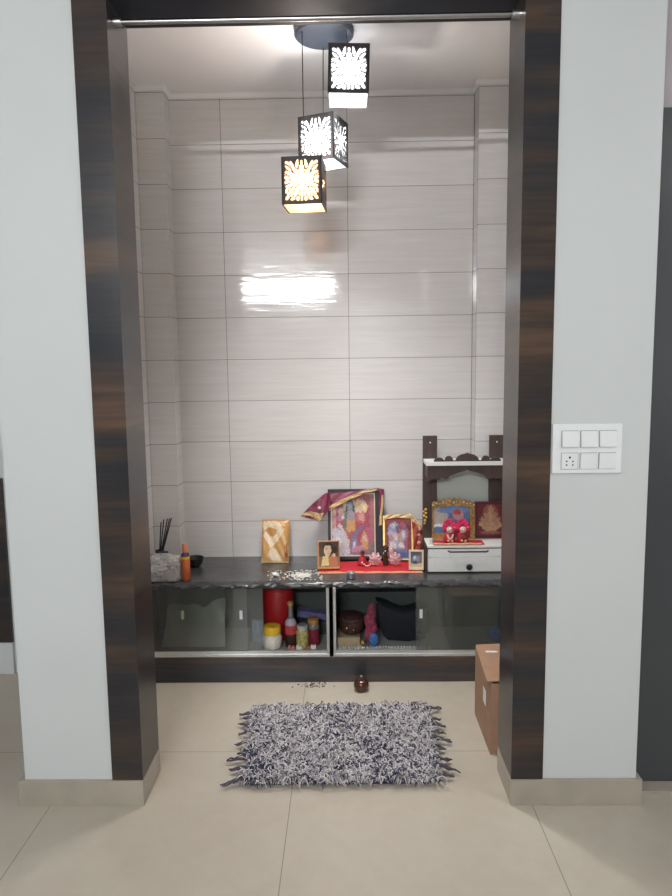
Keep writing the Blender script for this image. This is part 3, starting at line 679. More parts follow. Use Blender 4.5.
# ------------------------------------------------------------------ shrine cloth and pictures
def flat_cloth(x0, x1, y0, y1, z):
    return MB().sheet(lambda u, v: Vector((x0+(x1-x0)*u, y0+(y1-y0)*v, z + 0.0012 + 0.0010*math.sin(u*31+v*9)*(0.3+v))), 40, 12, 0.002)
cl = thing('altar_cloth', (0.18, 1.09, CZ), 'bright red cloth with peach border spread under the pictures', 'cloth')
obj('cloth', flat_cloth(-0.058, 0.418, 1.018, 1.185, CZ+0.0008), MT['redcloth'], cl, True)
obj('border', flat_cloth(-0.066, 0.430, 0.992, 1.0175, CZ+0.0008), MT['peach'], cl, True)
CL = CZ + 0.0052
def frame(name, w, h, t, loc, rz, rx, bl, br, bt, bb, fmat, label, cat, group=None, mount=None, mw=0.004, pic=None, nx=50, ny=62, matp='print'):
    f = thing(name, loc, label, cat, group, rz, rx)
    mb = MB().box(-w/2, -w/2+bl, -t, 0, 0, h, 0.001).box(w/2-br, w/2, -t, 0, 0, h, 0.001).box(-w/2+bl, w/2-br, -t, 0, 0, bb, 0.001).box(-w/2+bl, w/2-br, -t, 0, h-bt, h, 0.001)
    obj('frame', mb, fmat, f, local=True)
    obj('backing_board', MB().box(-w/2+bl, w/2-br, -t*0.45, -0.001, bb, h-bt), MT['brown'], f, local=True)
    x0, x1, z0, z1 = -w/2+bl, w/2-br, bb, h-bt
    if mount:
        obj('mount', MB().box(x0, x0+mw, -t*0.75, -t*0.45, z0, z1).box(x1-mw, x1, -t*0.75, -t*0.45, z0, z1).box(x0+mw, x1-mw, -t*0.75, -t*0.45, z0, z0+mw).box(x0+mw, x1-mw, -t*0.75, -t*0.45, z1-mw, z1), mount, f, local=True)
        x0, x1, z0, z1 = x0+mw, x1-mw, z0+mw, z1-mw
    paint_sheet('print', x1-x0, z1-z0, nx, ny, pic, MT[matp], f, ((x0+x1)/2, -t*0.5, z0))
    return f
PK, SK = lin(172, 66, 96), lin(214, 176, 160)
p1 = painter(lambda u, v: lin(165, 58, 82) if v > 0.45 else lin(150, 100, 118), [
    ('p', [(0, 0), (0.10, 0), (0.10, 1), (0, 1)], lin(196, 140, 130)), ('p', [(0.9, 0), (1, 0), (1, 1), (0.9, 1)], lin(176, 96, 100)),
    ('p', [(0, 0), (0.42, 0), (0.40, 0.22), (0.26, 0.36), (0.1, 0.45), (0, 0.42)], lin(196, 190, 205)), ('p', [(0.05, 0.02), (0.22, 0.02), (0.24, 0.25), (0.1, 0.36)], lin(216, 210, 222)),
    ('e', 0.68, 0.78, 0.17, 0.13, 0, lin(226, 196, 140)), ('e', 0.42, 0.80, 0.16, 0.12, 0, lin(215, 190, 130)),
    ('p', [(0.3, 0.62), (0.36, 0.92), (0.45, 0.97), (0.56, 0.74), (0.52, 0.62)], lin(70, 72, 96)),
    ('e', 0.43, 0.80, 0.07, 0.065, 0, lin(168, 172, 196)), ('e', 0.42, 0.60, 0.13, 0.16, 0, lin(150, 140, 155)),
    ('p', [(0.32, 0.70), (0.38, 0.70), (0.34, 0.45), (0.28, 0.5)], lin(96, 110, 90)), ('p', [(0.36, 0.58), (0.54, 0.58), (0.56, 0.42), (0.44, 0.34), (0.34, 0.42)], lin(212, 150, 70)),
    ('p', [(0.12, 0.50), (0.2, 0.52), (0.42, 0.24), (0.40, 0.10), (0.34, 0.10), (0.32, 0.24)], lin(205, 190, 188)),
    ('p', [(0.34, 0.34), (0.5, 0.4), (0.46, 0.26), (0.38, 0.26)], lin(178, 74, 66)),
    ('e', 0.66, 0.77, 0.07, 0.065, 0, SK), ('p', [(0.58, 0.70), (0.76, 0.72), (0.8, 0.56), (0.66, 0.48), (0.56, 0.56)], lin(196, 96, 88)), ('e', 0.70, 0.62, 0.06, 0.09, 20, lin(218, 150, 130)),
    ('p', [(0.56, 0.54), (0.8, 0.54), (0.84, 0.2), (0.6, 0.2)], lin(176, 56, 84)), ('p', [(0.44, 0.30), (0.74, 0.50), (0.76, 0.46), (0.5, 0.24)], lin(120, 100, 140)),
    ('p', [(0.42, 0.05), (0.50, 0.30), (0.58, 0.26), (0.54, 0.03)], lin(120, 122, 165)), ('p', [(0.46, 0.06), (0.52, 0.10), (0.58, 0.24), (0.5, 0.2)], lin(200, 205, 225)),
    ('e', 0.22, 0.70, 0.08, 0.08, 0, lin(205, 170, 160)), ('e', 0.2, 0.60, 0.09, 0.05, 0, lin(200, 110, 140)), ('e', 0.26, 0.62, 0.04, 0.03, 0, lin(225, 200, 215)),
    ('p', [(0.68, 0.22), (0.76, 0.42), (0.86, 0.24), (0.84, 0.08), (0.7, 0.1)], lin(215, 150, 80)), ('e', 0.77, 0.27, 0.05, 0.06, 0, SK), ('e', 0.62, 0.10, 0.17, 0.05, 4, lin(205, 125, 150)), ('e', 0.88, 0.36, 0.06, 0.09, 0, lin(186, 70, 120)),
    ('p', [(0.88, 0.0), (1, 0.0), (1, 0.2), (0.9, 0.16)], lin(120, 116, 110))], 0.28, 5, 0.02)
frame('picture_frame', 0.272, 0.352, 0.022, (0.117, 1.214, CL), math.radians(0.5), -math.radians(12.2), 0.014, 0.034, 0.020, 0.016, MT['blackframe'],
      'largest devotional picture in a black frame, draped with maroon scarf', 'picture', 'devotional pictures on the worktop', MT['cream'], 0.006, p1, 60, 80)
p2 = painter(lambda u, v: lin(140, 36, 44) if (v > 0.72 or u < 0.15 or u > 0.85) else lin(128, 108, 140), [
    ('e', 0.36, 0.66, 0.26, 0.22, 0, lin(165, 165, 196)), ('e', 0.66, 0.62, 0.22, 0.24, 0, lin(160, 110, 140)), ('e', 0.45, 0.42, 0.3, 0.2, 0, lin(150, 150, 188)),
    ('e', 0.32, 0.78, 0.08, 0.06, 0, lin(200, 205, 225)), ('e', 0.46, 0.72, 0.06, 0.06, 0, lin(90, 95, 150)), ('e', 0.62, 0.80, 0.10, 0.05, 30, lin(190, 60, 90)), ('e', 0.70, 0.60, 0.07, 0.1, 0, lin(205, 190, 200)),
    ('e', 0.40, 0.52, 0.07, 0.08, 0, lin(210, 195, 190)), ('e', 0.56, 0.50, 0.07, 0.09, 0, lin(190, 150, 90)), ('e', 0.24, 0.5, 0.07, 0.1, 0, lin(196, 120, 130)), ('e', 0.5, 0.63, 0.07, 0.035, 20, lin(190, 40, 50)),
    ('e', 0.3, 0.32, 0.14, 0.08, 0, lin(205, 200, 190)), ('e', 0.62, 0.32, 0.14, 0.07, 0, lin(210, 200, 205)), ('e', 0.78, 0.38, 0.08, 0.1, 0, lin(170, 60, 90)),
    ('p', [(0.3, 0.02), (0.98, 0.0), (0.98, 0.16), (0.3, 0.17)], lin(62, 84, 160)), ('e', 0.5, 0.07, 0.1, 0.03, 0, lin(120, 160, 190)), ('e', 0.2, 0.14, 0.15, 0.07, 0, lin(196, 130, 150))], 0.35, 8, 0.035)
frame('picture_frame', 0.153, 0.222, 0.014, (0.331, 1.19, CL), math.radians(-1), -math.radians(16.5), 0.011, 0.011, 0.011, 0.008, MT['gold'],
      'medium gold-framed devotional picture leaning right of the largest one', 'picture', 'devotional pictures on the worktop', None, 0, p2, 44, 62)
p3 = painter(lambda u, v: lin(96, 70, 48) if v > 0.4 else lin(150, 110, 60), [
    ('e', 0.48, 0.70, 0.30, 0.26, 0, lin(58, 34, 24)), ('e', 0.83, 0.66, 0.10, 0.16, 0, lin(50, 32, 24)), ('e', 0.44, 0.66, 0.19, 0.25, -8, lin(226, 196, 158)),
    ('p', [(0.1, 0.03), (0.2, 0.42), (0.48, 0.44), (0.50, 0.05)], lin(226, 205, 130)), ('p', [(0.50, 0.03), (0.95, 0.03), (0.92, 0.36), (0.66, 0.48), (0.50, 0.34)], lin(200, 120, 70)),
    ('e', 0.76, 0.46, 0.09, 0.08, 0, lin(232, 180, 150)), ('p', [(0.34, 0.72), (0.42, 0.73), (0.42, 0.70), (0.34, 0.69)], lin(80, 48, 36)), ('p', [(0.52, 0.74), (0.6, 0.72), (0.6, 0.69), (0.52, 0.71)], lin(80, 48, 36)), ('e', 0.47, 0.53, 0.07, 0.018, -8, lin(176, 100, 84)), ('e', 0.465, 0.63, 0.02, 0.05, 0, lin(208, 172, 134)), ('p', [(0.2, 0.8), (0.32, 0.93), (0.62, 0.93), (0.7, 0.78), (0.62, 0.84), (0.34, 0.85)], lin(52, 32, 24))], 0.10, 4, 0.012)
frame('picture_frame', 0.106, 0.134, 0.020, (-0.014, 1.058, CL), math.radians(4), -math.radians(9), 0.008, 0.004, 0.005, 0.010, MT['woodlight'],
      'small portrait picture of a person in orange, in a wood frame', 'picture', 'devotional pictures on the worktop', None, 0, p3, 40, 50)
p4 = painter(lambda u, v: lin(214, 180, 140) if v < 0.25 else lin(110, 100, 110), [('e', 0.42, 0.55, 0.24, 0.2, 0, lin(120, 140, 200)), ('e', 0.36, 0.62, 0.12, 0.1, 0, lin(190, 205, 235)), ('e', 0.72, 0.56, 0.12, 0.2, 0, lin(160, 130, 120)), ('p', [(0.2, 0.2), (0.6, 0.2), (0.5, 0.42), (0.2, 0.4)], lin(70, 74, 90))], 0.15, 5, 0.02)
frame('picture_frame', 0.070, 0.094, 0.012, (0.403, 1.032, CL), math.radians(-5), -math.radians(8), 0.009, 0.009, 0.009, 0.012, MT['cream'],
      'tiny cream-framed picture at the right end of red cloth', 'picture', 'devotional pictures on the worktop', None, 0, p4, 24, 32)

# scarves over the frames: strips between two edge lines
def strip(pts, thick=0.0025, wav=0.004, k=4):
    mb = MB(); n = (len(pts)-1)*k
    def ev(t, side):
        i = min(int(t), len(pts)-2); f = t-i; a, b = pts[i][side], pts[i+1][side]
        return Vector(a).lerp(Vector(b), f)
    def f(u, v):
        t = u*(len(pts)-1); p = ev(t, 0).lerp(ev(t, 1), v)
        p.y += wav*math.sin(t*5.0+v*6); return p
    return mb.sheet(f, n, 5, thick)
sf = thing('scarf', at(350, 490, 1.25), 'maroon gold-edged scarf draped over the largest black picture frame', 'scarf')
def A(u, v, y): return tuple(at(u, v, y))
top1 = [(A(300.5, 516.5, 1.225), A(319, 520.5, 1.22)), (A(313, 503, 1.235), A(323, 517, 1.225)), (A(326, 493, 1.25), A(329, 510, 1.225)), (A(330, 492.2, 1.255), A(331, 508, 1.23))]
obj('hanging_end', strip(top1, 0.004, 0.006), MT['maroon'], sf, True)
obj('hanging_border', strip([(A(300.5, 516.5, 1.222), A(302.5, 513.5, 1.222)), (A(310, 515.5, 1.219), A(310.5, 511.3, 1.219)), (A(319, 521, 1.215), A(320, 513.5, 1.217)), (A(321.5, 519, 1.214), A(324, 512.5, 1.216))], 0.003, 0.002), MT['goldtrim'], sf, True)
band = [(A(329, 494, 1.262), A(329, 503, 1.242)), (A(339, 492.5, 1.266), A(339, 502, 1.244)), (A(352, 491.5, 1.266), A(355, 497, 1.250)), (A(366, 489.3, 1.268), A(368, 492.5, 1.256)), (A(376, 488.2, 1.268), A(377, 490.2, 1.262)), (A(384, 489.0, 1.262), A(380, 491.5, 1.256)), (A(384, 500, 1.250), A(379, 500, 1.248)), (A(382, 512, 1.225), A(379, 512, 1.225))]
obj('band', strip(band, 0.003, 0.003), MT['maroon'], sf, True)
gb = [(A(329, 511, 1.222), A(329, 506.5, 1.224)), (A(339, 505.2, 1.226), A(338, 501, 1.230)), (A(352, 498.6, 1.237), A(352, 495, 1.240)), (A(366, 493, 1.246), A(366, 490.5, 1.249)), (A(377, 490.3, 1.253), A(377, 488.5, 1.256))]
obj('gold_border', strip(gb, 0.003, 0.002), MT['goldtrim'], sf, True)
obj('gold_border', strip([(A(383.6, 495, 1.245), A(382, 495, 1.245)), (A(382.8, 510, 1.222), A(380.4, 510, 1.222)), (A(381.5, 525, 1.196), A(378.8, 526, 1.196))], 0.003, 0.002), MT['goldtrim'], sf, True)
obj('pearl', MB().sphere(at(319.5, 508, 1.218), 0.008, 2), MT['pearl'], sf, True)
sf2 = thing('scarf', at(410, 516, 1.2), 'rust-red gold-edged scarf draped over the medium gold-framed picture', 'scarf')
obj('cloth', strip([(A(411.5, 517.5, 1.212), A(413, 524, 1.20)), (A(416, 521, 1.205), A(414, 540, 1.17)), (A(421, 527, 1.195), A(417, 548, 1.16)), (A(423.5, 535, 1.185), A(421.5, 552, 1.155))], 0.004, 0.008), MT['rust'], sf2, True)
obj('cloth', strip([(A(413.5, 518, 1.207), A(413.2, 551, 1.155)), (A(418, 527, 1.19), A(418, 552, 1.15)), (A(422, 538, 1.175), A(421.5, 552.5, 1.148))], 0.004, 0.006), MT['rust'], sf2, True)
obj('gold_border', strip([(A(382.5, 516.5, 1.212), A(384, 519.8, 1.204)), (A(392, 514, 1.214), A(392, 518, 1.206)), (A(400, 514.5, 1.214), A(401, 518, 1.206)), (A(410, 513.5, 1.214), A(411, 518.5, 1.206)), (A(417, 520, 1.202), A(415, 524, 1.196)), (A(423, 527, 1.19), A(420.5, 530, 1.186))], 0.003, 0.003), MT['goldtrim'], sf2, True)
for fu, fv, fy, fr in ((419, 535, 1.160, 0.007), (419, 543, 1.152, 0.009), (419.5, 529.5, 1.172, 0.005)):
    obj('floral_motif', MB().sphere(at(fu, fv, fy), fr, 2, (1.1, 0.4, 1)), MT['marble'], sf2, True)

# little figures on the red cloth
ri_ = thing('figurine', (0.150, 1.125, CL), 'small crimson seated figurine with pearl beads below the largest picture', 'figurine')
obj('body', MB().lathe(0.150, 1.125, [(0.024, 0), (0.026, 0.006), (0.019, 0.022), (0.014, 0.036), (0.008, 0.042)], 20, CL), MT['crimson'], ri_, True)
obj('head', MB().sphere((0.150, 1.123, CL+0.050), 0.0105, 2), MT['crimson'], ri_, True)
obj('crown', MB().lathe(0.150, 1.123, [(0.010, 0), (0.011, 0.005), (0.003, 0.016)], 14, CL+0.056), MT['bronze'], ri_, True)
gar = MB()
for k in range(0, 11, 2):
    t = k/10*PI; gar.sphere((0.148 + 0.040*k/10, 1.094 - 0.016*math.sin(t), CL+0.0052 + 0.012*(1-math.sin(t*0.75))), 0.0036, 2)
obj('bead_string', gar, MT['pearl'], ri_, True)
pi_ = thing('figurine', (0.262, 1.11, CL), 'dark figurine with wide pink spangled skirts below the medium picture', 'figurine')
obj('body', MB().lathe(0.262, 1.11, [(0.013, 0), (0.014, 0.01), (0.010, 0.035), (0.013, 0.05), (0.006, 0.060)], 18, CL), MT['bronze'], pi_, True)
obj('head', MB().sphere((0.262, 1.107, CL+0.072), 0.013, 2), MT['bronze'], pi_, True)
obj('turban', MB().lathe(0.262, 1.11, [(0.013, 0), (0.016, 0.005), (0.012, 0.014), (0.003, 0.018)], 16, CL+0.080), MT['bronze'], pi_, True)
obj('face_mark', MB().sphere((0.260, 1.0955, CL+0.073), 0.004, 2, (1, 0.5, 1)), MT['pearl'], pi_, True)
def fan(cx, s):
    mb = MB().sphere((0, 0, 0), 1.0, 4)
    for v in mb.bm.verts:
        a = math.atan2(v.co.z, v.co.x); r = math.hypot(v.co.x, v.co.z)
        k = 1 + 0.13*math.sin(a*8+s)*r
        v.co = Vector((cx + 0.030*v.co.x*k, 1.098 + 0.010*v.co.y*(1.2-r) + 0.004*math.sin(a*8+s)*r, CL + 0.034 + 0.031*v.co.z*k))
    return mb
for s in (-1, 1): obj('skirt', fan(0.260 + s*0.048, s), MT['pinkfab'], pi_, True)
obj('shawl', MB().sphere((0.291, 1.118, CL+0.066), 0.020, 3, (0.8, 0.6, 1.3)), MT['pinkfab'], pi_, True)
cup = thing('metal_cup', (0.092, 0.916, CZ), 'small shiny steel cup at the front edge of worktop', 'cup')
obj('body', MB().lathe(0.092, 0.916, [(0.017, 0), (0.021, 0.003), (0.023, 0.026), (0.0245, 0.029), (0.021, 0.028), (0.018, 0.006), (0.004, 0.005)], 28, CZ), MT['steel'], cup, True)

# ------------------------------------------------------------------ wooden home temple
TX = 0.640                                             # its middle
tm = thing('temple_shelf', (TX, 1.08, CZ), 'dark brown and white wooden temple stand with carved arch', 'temple stand')
b0, b1 = TX-0.186, TX+0.186
obj('base_box', MB().box(b0, b1, 1.004, 1.188, CZ+0.006, CZ+0.120).box(b0-0.003, b1+0.003, 0.99, 1.19, CZ+0.120, CZ+0.130, 0.001), MT['white2'], tm)
obj('foot_rail', MB().box(b0, b1, 1.0, 1.188, CZ, CZ+0.006).box(b0-0.001, b1+0.001, 0.9895, 1.0, CZ+0.1155, CZ+0.120), MT['brown'], tm)
tr_ = obj('pull_out_tray', MB().box(b0+0.001, b1-0.001, 0.990, 1.004, CZ+0.076, CZ+0.115, 0.001), MT['white2'], tm)
obj('handle', MB().tube([(TX-0.093, 0.988, CZ+0.106), (TX-0.085, 0.978, CZ+0.104), (TX+0.085, 0.978, CZ+0.104), (TX+0.093, 0.988, CZ+0.106)], 0.0035, 8), MT['black'], tr_, True)
dr = obj('drawer', MB().box(b0+0.001, b1-0.001, 0.990, 1.004, CZ+0.006, CZ+0.0745, 0.001), MT['white2'], tm)
obj('knob', MB().lathe(0, 0, [(0.006, 0), (0.006, 0.008), (0.014, 0.012), (0.015, 0.017), (0.011, 0.021), (0.003, 0.022)], 20).xform(Matrix.Translation((TX+0.004, 0.990, CZ+0.032)) @ Matrix.Rotation(PI/2, 4, 'X')), MT['black'], dr, True)
for s in (-1, 1):
    xa, xb = sorted((TX + s*0.126, TX + s*0.194))
    pt = obj('post', MB().box(xa, xb, 1.142, 1.162, CZ+0.1302, 1.112, 0.001) if s > 0 else MB().box(xa, xb, 1.142, 1.162, CZ+0.1302, 1.112, 0.001), MT['brown'], tm)
    obj('screw', MB().lathe(0, 0, [(0.004, 0), (0.004, 0.002), (0.002, 0.003)], 10).xform(Matrix.Translation(((xa+xb)/2, 1.1418, 1.080)) @ Matrix.Rotation(PI/2, 4, 'X')), MT['steel'], pt, True)
    xc, xd = (xa-0.0145, xa-0.0005) if s < 0 else (xb+0.0005, xb+0.0145)
    obj('side_board', MB().box(b0-0.009 if s < 0 else b1+0.0035, b0-0.0035 if s < 0 else b1+0.009, 1.0, 1.188, CZ, CZ+0.128, 0.001), MT['brown'], tm)
obj('back_panel', MB().box(TX-0.128, TX+0.128, 1.1635, 1.170, CZ+0.1305, 0.983), MT['panel'], tm)
SZ = 0.984
obj('top_shelf', MB().box(TX-0.192, TX+0.192, 1.02, 1.1415, SZ, SZ+0.018, 0.001), MT['white2'], tm)
def scallop(x0, n_pts, fn, zb):
    out = [(x0, zb)]
    for k in range(n_pts+1):
        u = k/n_pts; out.append((x0 + (2*(TX-x0))*u, fn(2*u-1)))
    out.append((2*TX-x0, zb)); return out
def crest(t):
    a = abs(t); h = 0.004
    for c, w, q in ((0.0, 0.34, 0.036), (0.13, 0.16, 0.032), (0.55, 0.125, 0.026), (0.84, 0.15, 0.018)):
        d_ = abs(a-c)/w
        if d_ < 1: h = max(h, q*math.sqrt(1-d_*d_)**0.8)
    if a < 0.06: h += 0.005*(1-a/0.06)
    return SZ+0.0185+h
obj('carved_crest', MB().prism(scallop(TX-0.156, 120, crest, SZ+0.0182), 1.030, 1.042), MT['brown'], tm)
def apron(t):
    a = abs(t); h = 0.052
    if a < 0.45: h = 0.026 + 0.024*(a/0.45)**1.6 + (-0.004 if a < 0.05 else 0)
    elif a < 0.62: h = 0.056 + 0.010*math.sin((a-0.45)/0.17*PI)
    elif a < 0.80: h = 0.052 + 0.014*math.sin((a-0.62)/0.18*PI)
    else: h = 0.062 + 0.05*(a-0.8)
    return SZ-0.0005-h
obj('carved_apron', MB().prism(scallop(TX-0.186, 120, apron, SZ-0.0005)[::-1], 1.030, 1.042), MT['brown'], tm)
for s in (-1, 1):
    obj('front_bracket', MB().box(TX+s*0.176-0.010, TX+s*0.176+0.010, 1.0425, 1.1415, SZ-0.06, SZ-0.0005), MT['brown'], tm)
TZ = CZ + 0.1306
# things standing in the temple
p5 = painter(lambda u, v: lin(150, 165, 180) if v < 0.45 else lin(96, 120, 170), [
    ('e', 0.16, 0.66, 0.22, 0.26, 0, lin(186, 176, 168)), ('e', 0.5, 0.84, 0.4, 0.1, 0, lin(110, 140, 200)), ('e', 0.62, 0.70, 0.14, 0.16, 0, lin(205, 150, 160)), ('e', 0.60, 0.78, 0.09, 0.08, 0, lin(200, 60, 60)),
    ('e', 0.15, 0.30, 0.25, 0.14, 0, lin(230, 232, 236)), ('e', 0.15, 0.25, 0.22, 0.10, 0, lin(86, 120, 165)), ('p', [(0, 0), (0.55, 0), (0.5, 0.14), (0, 0.16)], lin(186, 130, 70)), ('p', [(0.5, 0), (1, 0), (1, 0.5), (0.55, 0.5)], lin(170, 40, 66))], 0.22, 9, 0.02)
pa = thing('picture_frame', (0.590, 1.118, TZ), 'gilt arch-topped picture with blue sky inside the temple stand', 'picture', 'devotional pictures in the temple stand', math.radians(0), -math.radians(5))
w5, h5 = 0.205, 0.178
def gild(t):
    a = abs(t); return h5 + 0.020*math.cos(a*PI*0.5) + 0.004*math.sin(t*26)
outer = [(-w5/2, 0)] + [(w5*(k/24-0.5), gild(2*k/24-1)) for k in range(25)] + [(w5/2, 0)]
gf = MB()
def inner_z(x): return h5 - 0.016 + 0.012*math.cos(abs(x)/(w5/2)*PI*0.5)
N5 = 24
for k in range(N5):
    xa, xb = w5*(k/N5-0.5), w5*((k+1)/N5-0.5); za, zb = gild(2*k/N5-1), gild(2*(k+1)/N5-1)
    gf.prism([(xa, inner_z(xa)-0.012), (xb, inner_z(xb)-0.012), (xb, zb), (xa, za)], -0.016, -0.002)
gf.box(-w5/2, -w5/2+0.007, -0.016, -0.002, 0, h5-0.02).box(w5/2-0.024, w5/2, -0.016, -0.002, 0, h5-0.02).box(-w5/2+0.007, w5/2-0.024, -0.016, -0.002, 0, 0.010)
obj('gilt_frame', gf, MT['darkgold'], pa, local=True)
obj('backing_board', MB().box(-w5/2+0.003, w5/2-0.003, -0.002, 0.002, 0, h5-0.010), MT['brown'], pa, local=True)
paint_sheet('print', w5-0.012, h5-0.016, 56, 50, p5, MT['print'], pa, (0, -0.006, 0.004))
stud = MB()
for k in range(13):
    t = 2*k/12-1; stud.sphere((w5/2*t*0.96, -0.018, inner_z(w5/2*t)+0.004+0.006*(k % 2)), 0.0042 if k % 3 == 0 else 0.003, 2)
obj('gem', stud, MT['pearl'], pa, True, local=True)
GR = lin(176, 128, 92)
p6 = painter(lambda u, v: lin(112, 26, 34) if (0.06 < u < 0.94 and 0.05 < v < 0.95) else lin(84, 20, 30), [
    ('e', 0.5, 0.66, 0.26, 0.28, 0, lin(150, 80, 62)), ('e', 0.5, 0.80, 0.1, 0.09, 0, GR), ('e', 0.5, 0.55, 0.18, 0.2, 0, GR), ('e', 0.5, 0.60, 0.06, 0.16, 6, lin(190, 140, 110)),
    ('e', 0.5, 0.30, 0.30, 0.12, 0, lin(186, 140, 104)), ('e', 0.26, 0.46, 0.09, 0.14, 30, GR), ('e', 0.74, 0.46, 0.09, 0.14, -30, GR), ('e', 0.17, 0.38, 0.07, 0.06, 0, lin(196, 150, 116)), ('e', 0.83, 0.34, 0.08, 0.06, 0, lin(196, 150, 116)), ('e', 0.34, 0.64, 0.06, 0.08, 40, GR), ('e', 0.66, 0.64, 0.06, 0.08, -40, GR), ('e', 0.5, 0.14, 0.36, 0.04, 0, lin(150, 90, 70))], 0.28, 10, 0.025)
frame('picture_frame', 0.152, 0.180, 0.010, (0.772, 1.128, TZ), 0, -math.radians(3), 0.004, 0.004, 0.004, 0.004, MT['maroon'],
      'deep red relief picture of a golden seated figure in the temple stand', 'picture', 'devotional pictures in the temple stand', None, 0, p6, 48, 50)
tc2 = thing('altar_cloth', (0.585, 1.03, TZ), 'narrow red cloth with orange hem spread inside the temple stand', 'cloth')
obj('cloth', MB().sheet(lambda u, v: Vector((0.485 + 0.235*u, 1.004 + 0.082*v, TZ + 0.0020 + 0.0012*math.sin(u*40)*(1-v))), 30, 8, 0.0025), MT['crimson'], tc2, True)
obj('hem', MB().tube([(0.480 + 0.0125*k, 0.9975, TZ + 0.0058 + 0.0014*math.sin(k*1.1)) for k in range(19)], 0.0052, 10), MT['peach'], tc2, True)
TF = TZ + 0.0060
for x, lb, tn in ((0.561, 'pink-robed figurine with round white face in the temple stand, left of its pair', 1), (0.624, 'pink-robed figurine with dark trim beside the deep red picture', -1)):
    g = thing('figurine', (x, 1.05, TF), lb, 'figurine', 'pair of pink-robed figurines in the temple stand')
    obj('robe', MB().lathe(x, 1.05, [(0.026, 0), (0.028, 0.008), (0.022, 0.030), (0.017, 0.042), (0.009, 0.047)], 20, TF), MT['crimson'], g, True)
    hd = obj('head', MB().sphere((x, 1.042, TF+0.056), 0.0155, 3, (1, 0.95, 1.08)), MT['marble'], g, True)
    obj('eye', MB().sphere((x-0.006, 1.0278, TF+0.059), 0.0022, 1).sphere((x+0.006, 1.0278, TF+0.059), 0.0022, 1), MT['black'], hd, True)
    hb = MB()
    hb.sheet(lambda u, v: Vector((x + (0.010+0.022*v)*1.0*math.cos(PI*(-0.15+1.3*u)), 1.058 - 0.004*v + 0.003*math.sin(u*46)*v, TF + 0.066 + (0.016+0.026*v)*math.sin(PI*(-0.15+1.3*u)))), 30, 5, 0.005)
    obj('headdress', hb, MT['hotpink'], g, True)
    obj('garland', MB().tube([(x-0.014, 1.022, TF+0.040), (x-0.008, 1.017, TF+0.024), (x, 1.016, TF+0.018), (x+0.008, 1.017, TF+0.024), (x+0.014, 1.022, TF+0.040)], 0.0045, 8), MT['marble' if tn > 0 else 'bronze'], g, True)
    obj('hands', MB().sphere((x-0.008, 1.016, TF+0.010), 0.007, 2).sphere((x+0.009, 1.016, TF+0.010), 0.007, 2), MT['peach'], g, True)
cd_ = thing('candle', (0.472, 1.02, TZ), 'stub of white candle at the left edge of temple stand', 'candle')
obj('wax', MB().lathe(0.472, 1.02, [(0.009, 0), (0.0095, 0.003), (0.009, 0.026), (0.006, 0.029)], 16, TZ), MT['jarwhite'], cd_, True)
obj('wick', MB().tube([(0.472, 1.02, TZ+0.028), (0.473, 1.02, TZ+0.036)], 0.0010, 6), MT['stick'], cd_, True)
gh = thing('garland', (0.452, 1.135, 0.70), 'gold tassel hanging on left post of the temple stand', 'garland')
gt = MB()
for k, (dx, dz, r) in enumerate([(0, 0.0, 0.009), (0.006, 0.016, 0.008), (-0.005, 0.022, 0.010), (0.004, 0.036, 0.008), (-0.007, 0.044, 0.007), (0.003, 0.054, 0.008), (-0.002, -0.014, 0.007)]):
    gt.sphere((0.456+dx, 1.132, 0.700+dz), r, 2)
obj('beads', gt, MT['gold'], gh, True)

# ------------------------------------------------------------------ floor things
# shaggy rug
rug = thing('rug', (0.045, 0.36, 0.0), 'shaggy grey and navy rag rug on the floor before the cabinets', 'rug')
RC = [Vector((-0.290, 0.086, 0)), Vector((0.384, 0.094, 0)), Vector((0.408, 0.615, 0)), Vector((-0.318, 0.600, 0))]
RB = [a.lerp(Vector((0.046, 0.36, 0)), 0.05) for a in RC]
def rb(u, v): return RB[0].lerp(RB[1], u).lerp(RB[3].lerp(RB[2], u), v)
def rq(u, v): return RC[0].lerp(RC[1], u).lerp(RC[3].lerp(RC[2], u), v)
obj('woven_base', MB().sheet(lambda u, v: rb(u, v) + Vector((0, 0, 0.006)), 24, 16, 0.005), MT['navy'], rug)
def strands(name, items, parent, kind=None):
    vs, fs, cols = [], [], []
    for pts, r0, r1, c in items:
        n = len(pts); base = len(vs)
        for i, p in enumerate(pts):
            t = (pts[min(i+1, n-1)]-pts[max(i-1, 0)]).normalized()
            a = t.cross(Vector((0, 0, 1)) if abs(t.z) < 0.95 else Vector((1, 0, 0))).normalized(); b = t.cross(a)
            r = r0 + (r1-r0)*i/(n-1)
            for k in range(4):
                q = p + (a*math.cos(k*PI/2) + b*math.sin(k*PI/2))*r - rug.location
                vs.append((q.x, q.y, max(q.z, 0.0008)))
        for i in range(n-1):
            for k in range(4):
                fs.append((base+i*4+k, base+i*4+(k+1) % 4, base+(i+1)*4+(k+1) % 4, base+(i+1)*4+k)); cols.append(c)
        fs.append((base+(n-1)*4, base+(n-1)*4+1, base+(n-1)*4+2, base+(n-1)*4+3)); cols.append(c)
    me = bpy.data.meshes.new(name); me.from_pydata(vs, [], fs); me.update()
    ca_ = me.color_attributes.new('paint', 'FLOAT_COLOR', 'CORNER'); buf = []
    for p, c in zip(me.polygons, cols):
        for _ in range(p.loop_total): buf += [c[0], c[1], c[2], 1.0]
    ca_.data.foreach_set('color', buf)
    for p in me.polygons: p.use_smooth = True
    me.materials.append(MT['cloth_paint'])
    o = bpy.data.objects.new(name, me); COL.objects.link(o); o.parent = parent
    if kind: o['kind'] = kind
    return o
LG, MG, DN, DB = lin(206, 202, 203), lin(168, 164, 168), lin(84, 83, 98), lin(54, 55, 80)
pile = []
